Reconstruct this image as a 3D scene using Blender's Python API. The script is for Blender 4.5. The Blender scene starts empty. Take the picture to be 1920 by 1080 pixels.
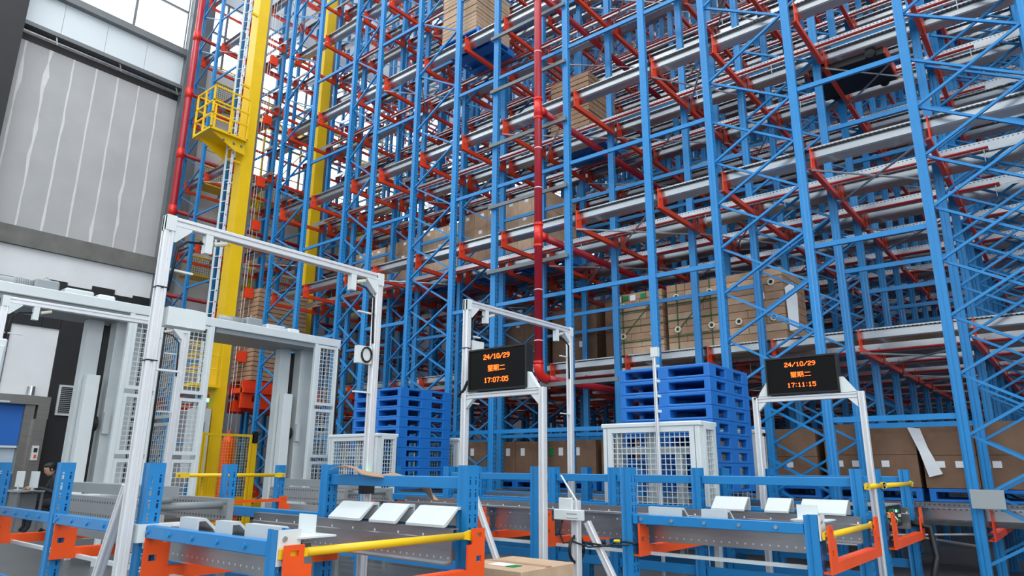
import bpy, math, random
from mathutils import Vector, Matrix
random.seed(7)
sc = bpy.context.scene
COL = sc.collection
# ------------------------------------------------------------------ camera
F, PITCH, ROLL, YAW, H = 1280.976, math.radians(14.76579), math.radians(.441668), math.radians(39.38799), 1.22
_fw = Vector((-math.sin(YAW) * math.cos(PITCH), math.cos(YAW) * math.cos(PITCH), math.sin(PITCH)))
_r0 = Vector((math.cos(YAW), math.sin(YAW), 0)); _u0 = _r0.cross(_fw)
_r = _r0 * math.cos(ROLL) + _u0 * math.sin(ROLL); _u = -_r0 * math.sin(ROLL) + _u0 * math.cos(ROLL)
cam = bpy.data.cameras.new('camera'); cam.sensor_width = 36; cam.lens = F * 36 / 1920; cam.clip_start = .05; cam.clip_end = 300
co = bpy.data.objects.new('camera', cam); COL.objects.link(co)
co.matrix_world = Matrix(((_r.x, _u.x, -_fw.x, 0), (_r.y, _u.y, -_fw.y, 0), (_r.z, _u.z, -_fw.z, H), (0, 0, 0, 1)))
sc.camera = co
# ------------------------------------------------------------------ world, light, exposure
sc.view_settings.view_transform = 'Standard'; sc.view_settings.look = 'None'
sc.view_settings.gamma = 1; sc.view_settings.use_curve_mapping = False
sc.view_settings.exposure = -0.8
w = bpy.data.worlds.new('sky'); sc.world = w; w.use_nodes = True
bg = w.node_tree.nodes['Background']; bg.inputs[0].default_value = (.9, .95, 1, 1); bg.inputs[1].default_value = 6.0
def area(name, loc, rot, sx, sy, power, color=(1, 1, 1)):
    l = bpy.data.lights.new(name, 'AREA'); l.shape = 'RECTANGLE'; l.size = sx; l.size_y = sy; l.energy = power; l.color = color
    o = bpy.data.objects.new(name, l); COL.objects.link(o); o.location = loc; o.rotation_euler = rot
    return o
R = math.radians
DAY = (.95, .98, 1)
# roof skylights (run across the hall and over the rack) and the window band high in the wall behind the photographer
for k, y in enumerate((-9, -2, 5)):
    area('skylight', (-5, y, 22.7), (0, 0, 0), 34, 2.6, 4200, DAY)
for k, y in enumerate((13, 21, 29, 37)):
    area('skylight', (-5, y, 22.7), (0, 0, 0), 34, 2.6, 1900, DAY)
area('window_band', (-4, -13.7, 9), (R(90), 0, 0), 30, 9, 600, DAY)
area('window_band', (13.7, -4, 9), (0, R(90), 0), 10, 18, 3900, DAY)

def project(P):
    d = Vector(P) - Vector((0, 0, H)); z = d.dot(_fw)
    if z < .1: return None
    return 960 + F * d.dot(_r) / z, 540 - F * d.dot(_u) / z, z
def seen(P, m=160):
    q = project(P)
    return q is not None and -m < q[0] < 1920 + m and -m < q[1] < 1080 + m

# ------------------------------------------------------------------ materials
def srgb(r, g, b):
    f = lambda c: (c / 255 / 12.92) if c / 255 <= .04045 else ((c / 255 + .055) / 1.055) ** 2.4
    return (f(r), f(g), f(b), 1)
def mat(name, col, rough=.5, metal=0, var=.06, scale=6, bump=0, bscale=40, spec=.5, stretch=None):
    m = bpy.data.materials.new(name); m.use_nodes = True; nt = m.node_tree; N = nt.nodes; L = nt.links
    b = N['Principled BSDF']; b.inputs['Roughness'].default_value = rough; b.inputs['Metallic'].default_value = metal
    b.inputs['Specular IOR Level'].default_value = spec
    tc = N.new('ShaderNodeTexCoord'); mp = N.new('ShaderNodeMapping'); L.new(tc.outputs['Object'], mp.inputs[0])
    if stretch: mp.inputs['Scale'].default_value = stretch
    n = N.new('ShaderNodeTexNoise'); n.inputs['Scale'].default_value = scale; n.inputs['Detail'].default_value = 4; L.new(mp.outputs[0], n.inputs[0])
    hs = N.new('ShaderNodeMapRange'); hs.inputs[1].default_value = .3; hs.inputs[2].default_value = .7
    hs.inputs[3].default_value = 1 - var; hs.inputs[4].default_value = 1 + var; L.new(n.outputs['Fac'], hs.inputs[0])
    mx = N.new('ShaderNodeMix'); mx.data_type = 'RGBA'; mx.blend_type = 'MULTIPLY'; mx.inputs[0].default_value = 1
    mx.inputs[6].default_value = col; L.new(hs.outputs[0], mx.inputs[7]); L.new(mx.outputs[2], b.inputs['Base Color'])
    if bump:
        n2 = N.new('ShaderNodeTexNoise'); n2.inputs['Scale'].default_value = bscale; L.new(mp.outputs[0], n2.inputs[0])
        bp = N.new('ShaderNodeBump'); bp.inputs['Strength'].default_value = bump; bp.inputs['Distance'].default_value = .01
        L.new(n2.outputs['Fac'], bp.inputs['Height']); L.new(bp.outputs[0], b.inputs['Normal'])
    m['_'] = 0
    return m
def holes(m, along, across, pos, pitch, duty, half, dark=(.02, .03, .05, 1), face=0):
    """punched slots: paints a small row of spots dark, or pale for light coming through, `along` axis pitch, at |across - p| < half on faces whose local normal is axis `face`"""
    nt = m.node_tree; N = nt.nodes; L = nt.links; b = N['Principled BSDF']
    tc = N.new('ShaderNodeTexCoord'); s = N.new('ShaderNodeSeparateXYZ'); L.new(tc.outputs['Object'], s.inputs[0])
    sn = N.new('ShaderNodeSeparateXYZ'); L.new(tc.outputs['Normal'], sn.inputs[0])
    def M(op, a, bb=None):
        x = N.new('ShaderNodeMath'); x.operation = op
        for i, v in enumerate((a, bb)):
            if v is None: continue
            if isinstance(v, (int, float)): x.inputs[i].default_value = v
            else: L.new(v, x.inputs[i])
        return x.outputs[0]
    fr = M('LESS_THAN', M('FRACT', M('DIVIDE', s.outputs[along], pitch)), duty)
    tot = None
    for p in pos:
        k = M('LESS_THAN', M('ABSOLUTE', M('SUBTRACT', s.outputs[across], p)), half)
        tot = k if tot is None else M('MAXIMUM', tot, k)
    mask = M('MULTIPLY', M('MULTIPLY', fr, tot), M('GREATER_THAN', M('ABSOLUTE', sn.outputs[face]), .8))
    src = b.inputs['Base Color'].links[0].from_socket
    mx = N.new('ShaderNodeMix'); mx.data_type = 'RGBA'; L.new(mask, mx.inputs[0]); L.new(src, mx.inputs[6]); mx.inputs[7].default_value = dark
    L.new(mx.outputs[2], b.inputs['Base Color'])
    if b.inputs['Metallic'].default_value > .1:
        mt = b.inputs['Metallic'].default_value
        L.new(M('MULTIPLY', M('SUBTRACT', 1, mask), mt), b.inputs['Metallic'])
    return m
def emit(name, col, st):
    m = bpy.data.materials.new(name); m.use_nodes = True; b = m.node_tree.nodes['Principled BSDF']
    b.inputs['Base Color'].default_value = col; b.inputs['Emission Color'].default_value = col; b.inputs['Emission Strength'].default_value = st
    return m
BLUE = srgb(34, 127, 190)
M = dict(
    blue=mat('blue_paint', BLUE, .32, 0, .05, 3),
    bluehole=holes(mat('blue_paint_punched', BLUE, .32, 0, .05, 3), 2, 1, (-.024, .024), .075, .45, .0065),
    orange=mat('orange_paint', srgb(240, 84, 22), .4, 0, .06, 5),
    redorange=mat('red_orange_paint', srgb(226, 62, 22), .4, 0, .06, 5),
    galv=holes(mat('galvanised', srgb(182, 184, 187), .26, .92, .12, 3, stretch=(.3, 2, 2)), 0, 2, (-.02,), .05, .35, .006, (.05, .05, .05, 1), 1),
    galvp=mat('galvanised_plain', srgb(188, 190, 192), .34, .8, .18, 5, .04, 30),
    alu=mat('anodised_aluminium', srgb(226, 226, 228), .38, .35, .03, 4),
    aludark=mat('aluminium_slot', srgb(120, 122, 126), .5, .4, .03, 4),
    white=mat('white_powder_paint', srgb(214, 220, 220), .4, 0, .03, 3),
    grey=mat('light_grey_paint', srgb(196, 202, 203), .42, 0, .04, 3),
    midgrey=mat('mid_grey_paint', srgb(140, 146, 148), .45, 0, .05, 3),
    steel=mat('brushed_steel', srgb(150, 148, 144), .35, .75, .1, 3, .03, 60, stretch=(1, 1, 8)),
    yellow=mat('yellow_paint', srgb(240, 196, 18), .4, 0, .05, 2),
    barred=mat('pipe_red', srgb(166, 26, 42), .35, 0, .08, 3),
    fitred=mat('fitting_red', srgb(214, 36, 24), .35, 0, .05, 4),
    sprred=mat('thin_pipe_red', srgb(150, 22, 30), .4, 0, .06, 4),
    plastic=mat('blue_plastic', srgb(28, 110, 192), .42, 0, .04, 5),
    card=mat('cardboard', srgb(170, 136, 108), .8, 0, .1, 7, .1, 60),
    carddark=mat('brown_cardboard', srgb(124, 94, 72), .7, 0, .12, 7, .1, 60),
    cardlight=mat('pale_cardboard', srgb(190, 160, 132), .8, 0, .1, 7, .1, 60),
    black=mat('black_plastic', srgb(22, 22, 24), .5, 0, .1, 8),
    rubber=mat('black_cable', srgb(16, 17, 20), .55, 0, .1, 8),
    panelw=mat('concrete_panel', srgb(176, 176, 177), .85, 0, .06, 1.2, .1, 12),
    mortar=mat('white_mortar', srgb(214, 214, 212), .9, 0, .05, 4, .3, 20),
    plaster=mat('white_plaster', srgb(226, 228, 230), .85, 0, .04, 1.5, .05, 10),
    deck=mat('grey_roof_decking', srgb(104, 108, 112), .6, .1, .06, 1),
    clad=mat('white_cladding', srgb(214, 222, 226), .45, 0, .02, 1),
    dark=mat('black_wall_board', srgb(26, 27, 30), .6, 0, .2, 2, .1, 10),
    darksteel=mat('grey_painted_steel', srgb(112, 116, 118), .5, .1, .08, 2),
    concrete=mat('concrete_beam', srgb(112, 112, 108), .85, 0, .18, 2.5, .2, 14),
    doorblue=mat('blue_curtain', srgb(34, 104, 190), .5, 0, .04, 2),
    skin=mat('skin', srgb(205, 160, 132), .55, 0, .04, 8),
    hair=mat('black_hair', srgb(20, 18, 18), .6, 0, .2, 30),
    shirt=mat('dark_shirt', srgb(52, 54, 60), .85, 0, .1, 20),
    paper=mat('white_paper', srgb(232, 234, 236), .8, 0, .02, 4),
    greenst=mat('green_sticker', srgb(20, 130, 70), .7, 0, .03, 4),
    signgrey=mat('blank_sign_grey', srgb(150, 158, 160), .5, 0, .02, 3),
    screen=mat('dark_screen', srgb(14, 13, 14), .6, 0, .04, 6, spec=.15),
    tube=mat('white_tube_end', srgb(222, 214, 196), .6, 0, .03, 4),
    strapg=mat('green_strap', srgb(60, 96, 50), .6, 0, .05, 5),
    led=emit('led_dots', (1, .13, .012, 1), 5.0), green=emit('green_lamp', (.1, 1, .35, 1), 9.0), amber=emit('amber_led', (1, .45, .08, 1), 3.0), glowred=emit('red_glow', (1, .05, .03, 1), 2.0),
)
# floor: power-floated grey screed with darker tyre bands
fm = mat('floor_screed', srgb(100, 102, 103), .38, 0, .12, .7, .04, 20); M['floor'] = fm
# glass
g = bpy.data.materials.new('window_glass'); g.use_nodes = True; nt = g.node_tree; b = nt.nodes['Principled BSDF']
nt.nodes.remove(b); t = nt.nodes.new('ShaderNodeBsdfTransparent'); t.inputs[0].default_value = (.93, .97, 1, 1); gl = nt.nodes.new('ShaderNodeBsdfGlossy'); gl.inputs['Roughness'].default_value = .05
mxs = nt.nodes.new('ShaderNodeMixShader'); mxs.inputs[0].default_value = .07; nt.links.new(t.outputs[0], mxs.inputs[1]); nt.links.new(gl.outputs[0], mxs.inputs[2]); nt.links.new(mxs.outputs[0], nt.nodes['Material Output'].inputs[0])
M['glass'] = g

# ------------------------------------------------------------------ mesh helpers
class MB:
    def __init__(s): s.v = []; s.f = []
    def add(s, v, f):
        n = len(s.v); s.v += [tuple(x) for x in v]; s.f += [tuple(i + n for i in q) for q in f]; return s
    def box(s, x0, x1, y0, y1, z0, z1):
        return s.add([(x0, y0, z0), (x1, y0, z0), (x1, y1, z0), (x0, y1, z0), (x0, y0, z1), (x1, y0, z1), (x1, y1, z1), (x0, y1, z1)],
                     [(0, 3, 2, 1), (4, 5, 6, 7), (0, 1, 5, 4), (1, 2, 6, 5), (2, 3, 7, 6), (3, 0, 4, 7)])
    def prism(s, poly, o, u, v, wv):
        o, u, v, wv = map(Vector, (o, u, v, wv)); n = len(poly)
        a = [o + u * p[0] + v * p[1] for p in poly]; b = [q + wv for q in a]
        area2 = sum(poly[i][0] * poly[(i + 1) % n][1] - poly[(i + 1) % n][0] * poly[i][1] for i in range(n))
        flip = (area2 > 0) == (u.cross(v).dot(wv) > 0)
        fs = [tuple(range(n))[::-1], tuple(range(n, 2 * n))] + [(i, (i + 1) % n, n + (i + 1) % n, n + i) for i in range(n)]
        if not flip: fs = [q[::-1] for q in fs]
        return s.add(a + b, fs)
    def bar(s, p, q, w, h, up=(0, 0, 1)):
        p, q = Vector(p), Vector(q); d = (q - p).normalized(); up = Vector(up)
        if abs(d.dot(up)) > .98: up = Vector((0, 1, 0))
        a = d.cross(up).normalized(); b = a.cross(d)
        return s.prism([(-w / 2, -h / 2), (w / 2, -h / 2), (w / 2, h / 2), (-w / 2, h / 2)], p, a, b, q - p)
    def rod(s, p, q, r, n=8):
        return s.pipe([p, q], r, n)
    def pipe(s, pts, r, n=8):
        pts = [Vector(p) for p in pts]; rings = []; prev = None
        for i, p in enumerate(pts):
            d = ((pts[min(i + 1, len(pts) - 1)] - pts[max(i - 1, 0)])).normalized()
            if prev is None:
                a = d.cross(Vector((0, 0, 1)) if abs(d.z) < .9 else Vector((1, 0, 0))).normalized()
            else: a = (prev - d * prev.dot(d)).normalized()
            prev = a; b = d.cross(a); rr = r[i] if isinstance(r, (list, tuple)) else r
            rings.append([p + (a * math.cos(2 * math.pi * k / n) + b * math.sin(2 * math.pi * k / n)) * rr for k in range(n)])
        vs = [x for q in rings for x in q]; fs = []
        for i in range(len(pts) - 1):
            for k in range(n): fs.append((i * n + k, i * n + (k + 1) % n, (i + 1) * n + (k + 1) % n, (i + 1) * n + k))
        m = (len(pts) - 1) * n
        fs += [tuple(range(n))[::-1], tuple(range(m, m + n))]
        return s.add(vs, fs)
    def cells(s, xs, ys, zs, fill):
        """connected block mesh: cells of the cut grid for which fill(i,j,k) holds"""
        nx, ny, nz = len(xs) - 1, len(ys) - 1, len(zs) - 1
        on = lambda i, j, k: 0 <= i < nx and 0 <= j < ny and 0 <= k < nz and fill(i, j, k)
        ids = {}; v = []; f = []
        def vid(i, j, k):
            if (i, j, k) not in ids: ids[i, j, k] = len(v); v.append((xs[i], ys[j], zs[k]))
            return ids[i, j, k]
        for i in range(nx):
            for j in range(ny):
                for k in range(nz):
                    if not on(i, j, k): continue
                    for (di, dj, dk), q in (((-1, 0, 0), ((0, 0, 0), (0, 0, 1), (0, 1, 1), (0, 1, 0))), ((1, 0, 0), ((1, 0, 0), (1, 1, 0), (1, 1, 1), (1, 0, 1))),
                                            ((0, -1, 0), ((0, 0, 0), (1, 0, 0), (1, 0, 1), (0, 0, 1))), ((0, 1, 0), ((0, 1, 0), (0, 1, 1), (1, 1, 1), (1, 1, 0))),
                                            ((0, 0, -1), ((0, 0, 0), (0, 1, 0), (1, 1, 0), (1, 0, 0))), ((0, 0, 1), ((0, 0, 1), (1, 0, 1), (1, 1, 1), (0, 1, 1)))):
                        if not on(i + di, j + dj, k + dk): f.append(tuple(vid(i + a, j + b, k + c) for a, b, c in q))
        return s.add(v, f)
    def mesh(s, name, m):
        me = bpy.data.meshes.new(name); me.from_pydata(s.v, [], s.f); me.materials.append(M[m] if isinstance(m, str) else m); me.update(); return me
    def build(s, name, m, parent=None, loc=None, smooth=False, bevel=0, **kw):
        return put(name, s.mesh(name, m), parent, loc, smooth, bevel, **kw)
def put(name, me, parent=None, loc=None, smooth=False, bevel=0, label=None, kind=None):
    o = bpy.data.objects.new(name, me); COL.objects.link(o)
    if parent is not None: o.parent = parent
    if loc is not None: o.location = loc
    if smooth:
        for p in me.polygons: p.use_smooth = True
    if bevel:
        b = o.modifiers.new('bevel', 'BEVEL'); b.width = bevel; b.segments = 1; b.limit_method = 'ANGLE'
    if label: o['label'] = label
    if kind: o['kind'] = kind
    return o
def thing(name, label, cat, loc=(0, 0, 0), group=None):
    o = bpy.data.objects.new(name, None); COL.objects.link(o); o.location = loc; o['label'] = label; o['category'] = cat
    o.empty_display_size = .1
    if group: o['group'] = group
    return o
def tag(o, label, cat, group=None):
    o['label'] = label; o['category'] = cat
    if group: o['group'] = group
    return o
def struct(name, mb, m, parent=None, **kw):
    o = mb.build(name, m, parent, **kw)
    if parent is None: o['kind'] = 'structure'
    return o
def lathe(prof, n=16):
    vs = []; fs = []
    for r, z in prof:
        for k in range(n): vs.append((r * math.cos(2 * math.pi * k / n), r * math.sin(2 * math.pi * k / n), z))
    for i in range(len(prof) - 1):
        for k in range(n): fs.append((i * n + k, i * n + (k + 1) % n, (i + 1) * n + (k + 1) % n, (i + 1) * n + k))
    fs += [tuple(range(n))[::-1], tuple(range((len(prof) - 1) * n, len(prof) * n))]
    return MB().add(vs, fs)

# ------------------------------------------------------------------ setting: floor, walls, ceiling
struct('floor', MB().box(-26, 15, -15, 52, -.2, 0), 'floor')
struct('ceiling', MB().box(-26, 15, -15, 52, 23, 23.3), 'deck')
struct('wall_right', MB().box(14, 14.3, -15, 52, 0, 23), 'clad')
struct('wall_front', MB().box(-26, 14, -14.3, -14, 0, 23), 'clad')
struct('wall_back', MB().box(-26, 14, 51, 51.3, 0, 23), 'deck')
XW = -21
wl = bpy.data.objects.new('wall_left', None); COL.objects.link(wl); wl['kind'] = 'structure'
# far part of the left wall, behind the rack
MB().box(XW - .3, XW, 8.9, 51, 6.15, 11).build('wall_board', 'plaster', wl)
MB().box(XW - .3, XW, 8.9, 51, 0, 6.15).build('wall_board', 'plaster', wl)
MB().box(XW - .3, XW, 8.9, 51, 17, 23).build('wall_board', 'clad', wl)
MB().box(XW - .3, XW, 8.9, 10.6, 11, 13.0).build('wall_board', 'plaster', wl)
# near part: concrete lintel, white band, black boards, panels, cladding
MB().box(XW - .3, XW + .12, -14, 8.5, 6.8, 7.3).build('lintel', 'concrete', wl)
MB().box(XW - .3, XW, -14, 8.5, 5.2, 6.8).build('wall_board', 'plaster', wl)
for k in range(20):
    y1 = 8.44 - k * .6
    if y1 < -3: break
    MB().box(XW - .25, XW, y1 - .57, y1, 7.3, 12.6).build('panel', 'panelw', wl)
    mb = MB(); rr = random.Random(k)
    n = 14; pl = []
    for i in range(n): pl.append((-.012 - rr.random() * .02 - (.07 * rr.random() if rr.random() < .15 else 0), 7.3 + i * 5.3 / (n - 1)))
    pr = [(.012 + rr.random() * .02 + (.06 * rr.random() if rr.random() < .15 else 0), 7.3 + i * 5.3 / (n - 1)) for i in range(n)]
    for i in range(n - 1):
        pass
    vs = [(XW + .004, y1 - .585 + a, z) for a, z in pl] + [(XW + .004, y1 - .585 + a, z) for a, z in pr]
    mb.add(vs, [(i, i + 1, n + i + 1, n + i)[::-1] for i in range(n - 1)])
    mb.add([(XW - .2, y, z) for y in (y1 - .6, y1 - .57) for z in (7.3, 12.6)] , [(0, 1, 3, 2)])
    mb.build('mortar_joint', 'mortar', wl)
MB().box(XW - .4, XW - .1, -14, 8.5, 12.6, 13.1).build('void_shade_strip', 'dark', wl)  # black strip stands in for the shade of the void above the panels
MB().box(XW - .2, XW + .14, -14, 8.5, 13.02, 13.14).build('sill_channel', 'darksteel', wl)
MB().box(XW - .2, XW + .2, -14, 8.5, 14.2, 14.42).build('window_sill', 'darksteel', wl)
for k in range(12):
    y1 = 8.45 - k * 1.15
    MB().box(XW - .2, XW, y1 - 1.14, y1, 13.14, 14.2).build('cladding_panel', 'clad', wl)
MB().box(XW - .3, XW, -14, 8.5, 19, 23).build('wall_board', 'clad', wl)
struct('trim_1', MB().box(XW - .1, XW + .45, 8.48, 8.95, 0, 23).box(XW + .45, XW + .5, 8.35, 9.05, 7, 23), 'darksteel')   # steel wall column
struct('trim_2', MB().box(XW - .1, XW + .6, 3.35, 4.02, 0, 23), 'dark')
# black boards with stepped upper ends, and the white plastered recess
for k, (y0, y1, z1) in enumerate(((4.02, 4.7, 6.05), (4.7, 5.2, 5.95), (5.2, 5.85, 5.92), (5.85, 6.29, 6.06), (6.29, 6.9, 5.98), (6.9, 7.5, 6.1), (7.5, 8.0, 5.96), (8.0, 8.5, 6.04))):
    z0 = 4.75 if 5.1 < (y0 + y1) / 2 < 6.2 else 0
    MB().box(XW, XW + .05, y0, y1 - .01, z0, z1).build('black_board', 'dark', wl)
MB().box(XW - .3, XW, -14, 8.5, 0, 5.2).build('wall_board', 'plaster', wl)
MB().box(XW, XW + .05, 4.02, 4.65, 0, 4.6).build('black_board', 'dark', wl)
# windows of the left wall
def window(n, y0, y1, z0, z1, ny, nz):
    w_ = bpy.data.objects.new('window_%d' % n, None); COL.objects.link(w_); w_['kind'] = 'structure'
    fr = MB(); t = .035
    xs = [XW - .12, XW - .06]
    ys = [y0]; zs = [z0]
    for i in range(ny): a = y0 + (y1 - y0) * (i + 1) / ny; ys += [ys[-1] + t if i == 0 else ys[-1], a - t]; ys.append(a + (t if i < ny - 1 else 0))
    ys = sorted(set(round(q, 4) for q in ys))
    for i in range(nz): a = z0 + (z1 - z0) * (i + 1) / nz; zs += [zs[-1] + t if i == 0 else zs[-1], a - t]; zs.append(a + (t if i < nz - 1 else 0))
    zs = sorted(set(round(q, 4) for q in zs))
    fr.cells(xs, ys, zs, lambda i, j, k: j % 2 == 0 or k % 2 == 0)
    fr.build('window_frame', 'darksteel', w_)
    for j in range(1, len(ys) - 1, 2):
        for k in range(1, len(zs) - 1, 2):
            MB().add([(XW - .09, ys[j], zs[k]), (XW - .09, ys[j + 1], zs[k]), (XW - .09, ys[j + 1], zs[k + 1]), (XW - .09, ys[j], zs[k + 1])], [(0, 1, 2, 3)]).build('pane', 'glass', w_)
window(1, -14, 8.45, 14.42, 19, 14, 3)
window(2, 10.6, 22.0, 11, 17, 9, 4)
window(4, 8.95, 10.55, 14.4, 17, 2, 2)
window(3, 22.2, 34.2, 11, 17, 10, 4)
MB().box(XW - .3, XW, 34.2, 51, 11, 17).build('wall_board', 'clad', wl); MB().box(XW - .3, XW, 8.9, 10.6, 13, 14.4).build('wall_board', 'clad', wl); MB().box(XW - .3, XW, 22, 22.2, 11, 17).build('wall_board', 'clad', wl)
# conduit pipe along the panels' upper edge, on clips
cp = thing('conduit_pipe', 'long thin grey conduit pipe clipped along the top of the concrete wall panels', 'pipe', (XW, 0, 12.75))
MB().rod((.22, -6, 0), (.22, 10.4, 0), .05).build('tube', 'galvp', cp, smooth=True)
for y in (4.9, 6.6, 8.3):
    MB().bar((.1, y, .25), (.3, y, -.08), .03, .02).build('clip', 'galvp', cp)
# roll door
d1 = bpy.data.objects.new('door_1', None); COL.objects.link(d1); d1['kind'] = 'structure'
D = lambda mb, n, m, **k: mb.build(n, m, d1, **k)
D(MB().box(XW, XW + .22, 5.78, 6.0, 0, 2.7), 'door_post', 'steel'); D(MB().box(XW, XW + .34, 6.0, 6.27, 0, 2.35), 'door_post', 'steel'); D(MB().box(XW, XW + .3, 6.04, 6.3, 2.35, 2.92), 'motor_box', 'steel')
D(MB().box(XW, XW + .3, 3.9, 6.04, 2.7, 2.93), 'door_head', 'steel')
for z0, z1, m in ((0, .98, 'doorblue'), (1.03, 1.62, 'glass'), (1.67, 2.7, 'doorblue')):
    MB().box(XW + .06, XW + .09, 4.05, 5.78, z0, z1).build('curtain_panel', m, d1)
D(MB().box(XW + .055, XW + .095, 4.05, 5.78, 1.0, 1.03).box(XW + .055, XW + .095, 4.05, 5.78, 1.62, 1.67), 'curtain_rib', 'white')
D(MB().box(XW + .34, XW + .4, 6.05, 6.19, 1.32, 1.68), 'control_box', 'white')
D(MB().box(XW + .4, XW + .41, 6.08, 6.16, 1.52, 1.62), 'display', 'black')
D(MB().box(XW + .4, XW + .42, 6.1, 6.15, 1.38, 1.46), 'button', 'orange')
vt = thing('wall_vent', 'pale framed square ventilation grille on the black wall above the desk', 'vent', (XW + .06, 6.8, 2.88))
MB().cells([0, .05], [-.3, -.25, .25, .3], [-.4, -.35, .35, .4], lambda i, j, k: j != 1 or k != 1).build('frame', 'grey', vt)
for k in range(14):
    MB().box(.005, .03, -.25, .25, -.34 + k * .05, -.32 + k * .05).build('slat', 'midgrey', vt)
MB().box(0, .006, -.25, .25, -.35, .35).build('backing', 'dark', vt)
MB().box(0.05, .25, 8.3 - 2.0, 8.3 - 1.6, 0, 2.4)
ct = tag(lathe([(.09, 0), (.09, .22), (.08, .24)], 14).build('pail', 'galvp', None, (XW + .16, 5.85, 2.93)), 'small grey metal pail standing on top of the door head', 'pail')

# ------------------------------------------------------------------ racks
P = 1.40; Y0 = 8.5; LV = [.86, 3.07] + [5.22 + 2.155 * k for k in range(7)]
ZT = 19.6
NPL = 26
UP = [(-.045, .045), (.0, .045), (.012, .038), (.028, .038), (.045, .03), (.045, .018), (.041, .014), (.041, -.014), (.045, -.018), (.045, -.03), (.028, -.038), (.012, -.038), (0, -.045), (-.045, -.045), (-.045, -.03), (-.035, -.03), (-.035, .03), (-.045, .03)]
UPs = [(-.05, -.05), (-.05, .05), (-.008, .05), (.004, .044), (.03, .044), (.05, .036), (.05, -.036), (.03, -.044), (.004, -.044), (-.008, -.05)]
def upright_mesh(sgn, z1, base=True):
    mb = MB(); mb.prism([(x * sgn, y) for x, y in UPs], (0, 0, 0), (1, 0, 0), (0, 1, 0), (0, 0, z1))
    if base: mb.box(-.08, .08, -.075, .075, 0, .012)
    return mb.mesh('upright', 'bluehole')
def u_beam_mesh(L, m, off=.05, horn=.1, slots=True):
    """cross beam in the y-z plane with a raised horn at both ends that carries the rail; z = 0 at rail top"""
    ys = [off, off + .03, off + .075, off + .105, off + .15, L - off - .15, L - off - .105, L - off - .075, L - off - .03, L - off]
    zs = [-.31, -.24, -.2, -.165, -.1, -.06, -.035, -.01]
    def fill(i, j, k):
        c = min(j, 8 - j)
        if k == 0: return True
        if c == 1: return k not in (2, 5)          # two slots in each horn
        if c in (0, 2): return True
        return c == 3 and k < 4
    mb = MB(); a = .017
    mb.cells([a, a + .014], ys, zs, fill)
    mb.box(-a - .014, a, L * 0 + off + .012, L - off - .012, -.31, -.297); mb.box(-a - .014, a, off + .16, L - off - .16, -.25, -.236)
    return mb.mesh('cross_beam', m)
def rail_mesh(x0, x1, sgn, m='galv', lane=False):
    """shuttle rail: upper lip outwards, web, stepped foot and lower flange inwards; sgn=+1 lane lies towards +y"""
    t = .006
    prof = [(-.05, 0), (t, 0), (t, -.12), (.02, -.135), (.108, -.18), (.108, -.165), (.114, -.165), (.114, -.19), (.016, -.14), (0, -.123), (0, -t), (-.044, -t), (-.044, -.02), (-.05, -.02)]
    if lane: prof = [(-.05, 0), (t, 0), (t, -.055), (t + .008, -.06), (t + .008, -.185), (.07, -.19), (.07, -.2), (.004, -.2), (.004, -.064), (0, -.058), (0, -t), (-.05, -t)]
    mb = MB(); mb.prism([(a * sgn, b) for a, b in prof], (x0, 0, 0), (0, 1, 0), (0, 0, 1), (x1 - x0, 0, 0))
    return mb.mesh('rail', m)
class Rack:
    def __init__(s, root): s.root = root; s.items = {}
    def add(s, name, me, loc, key, mat_):
        s.items.setdefault(name, []).append((key, me, loc, mat_))
    def flush(s, limit=300, total=None):
        for name, it in s.items.items():
            it.sort(key=lambda q: q[0])
            for key, me, loc, m in it[:limit]: put(name, me, s.root, loc)
            rest = it[limit:]
            if rest:
                v = []; f = []
                for key, me, loc, m in rest:
                    n = len(v); v += [(q.co.x + loc[0], q.co.y + loc[1], q.co.z + loc[2]) for q in me.vertices]
                    f += [tuple(i + n for i in p.vertices) for p in me.polygons]
                mb = MB(); mb.v = v; mb.f = f
                o = mb.build('far_' + name + '_mass', rest[0][3], s.root); o['kind'] = 'stuff'; o.name = name + '_far_rows'
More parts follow.
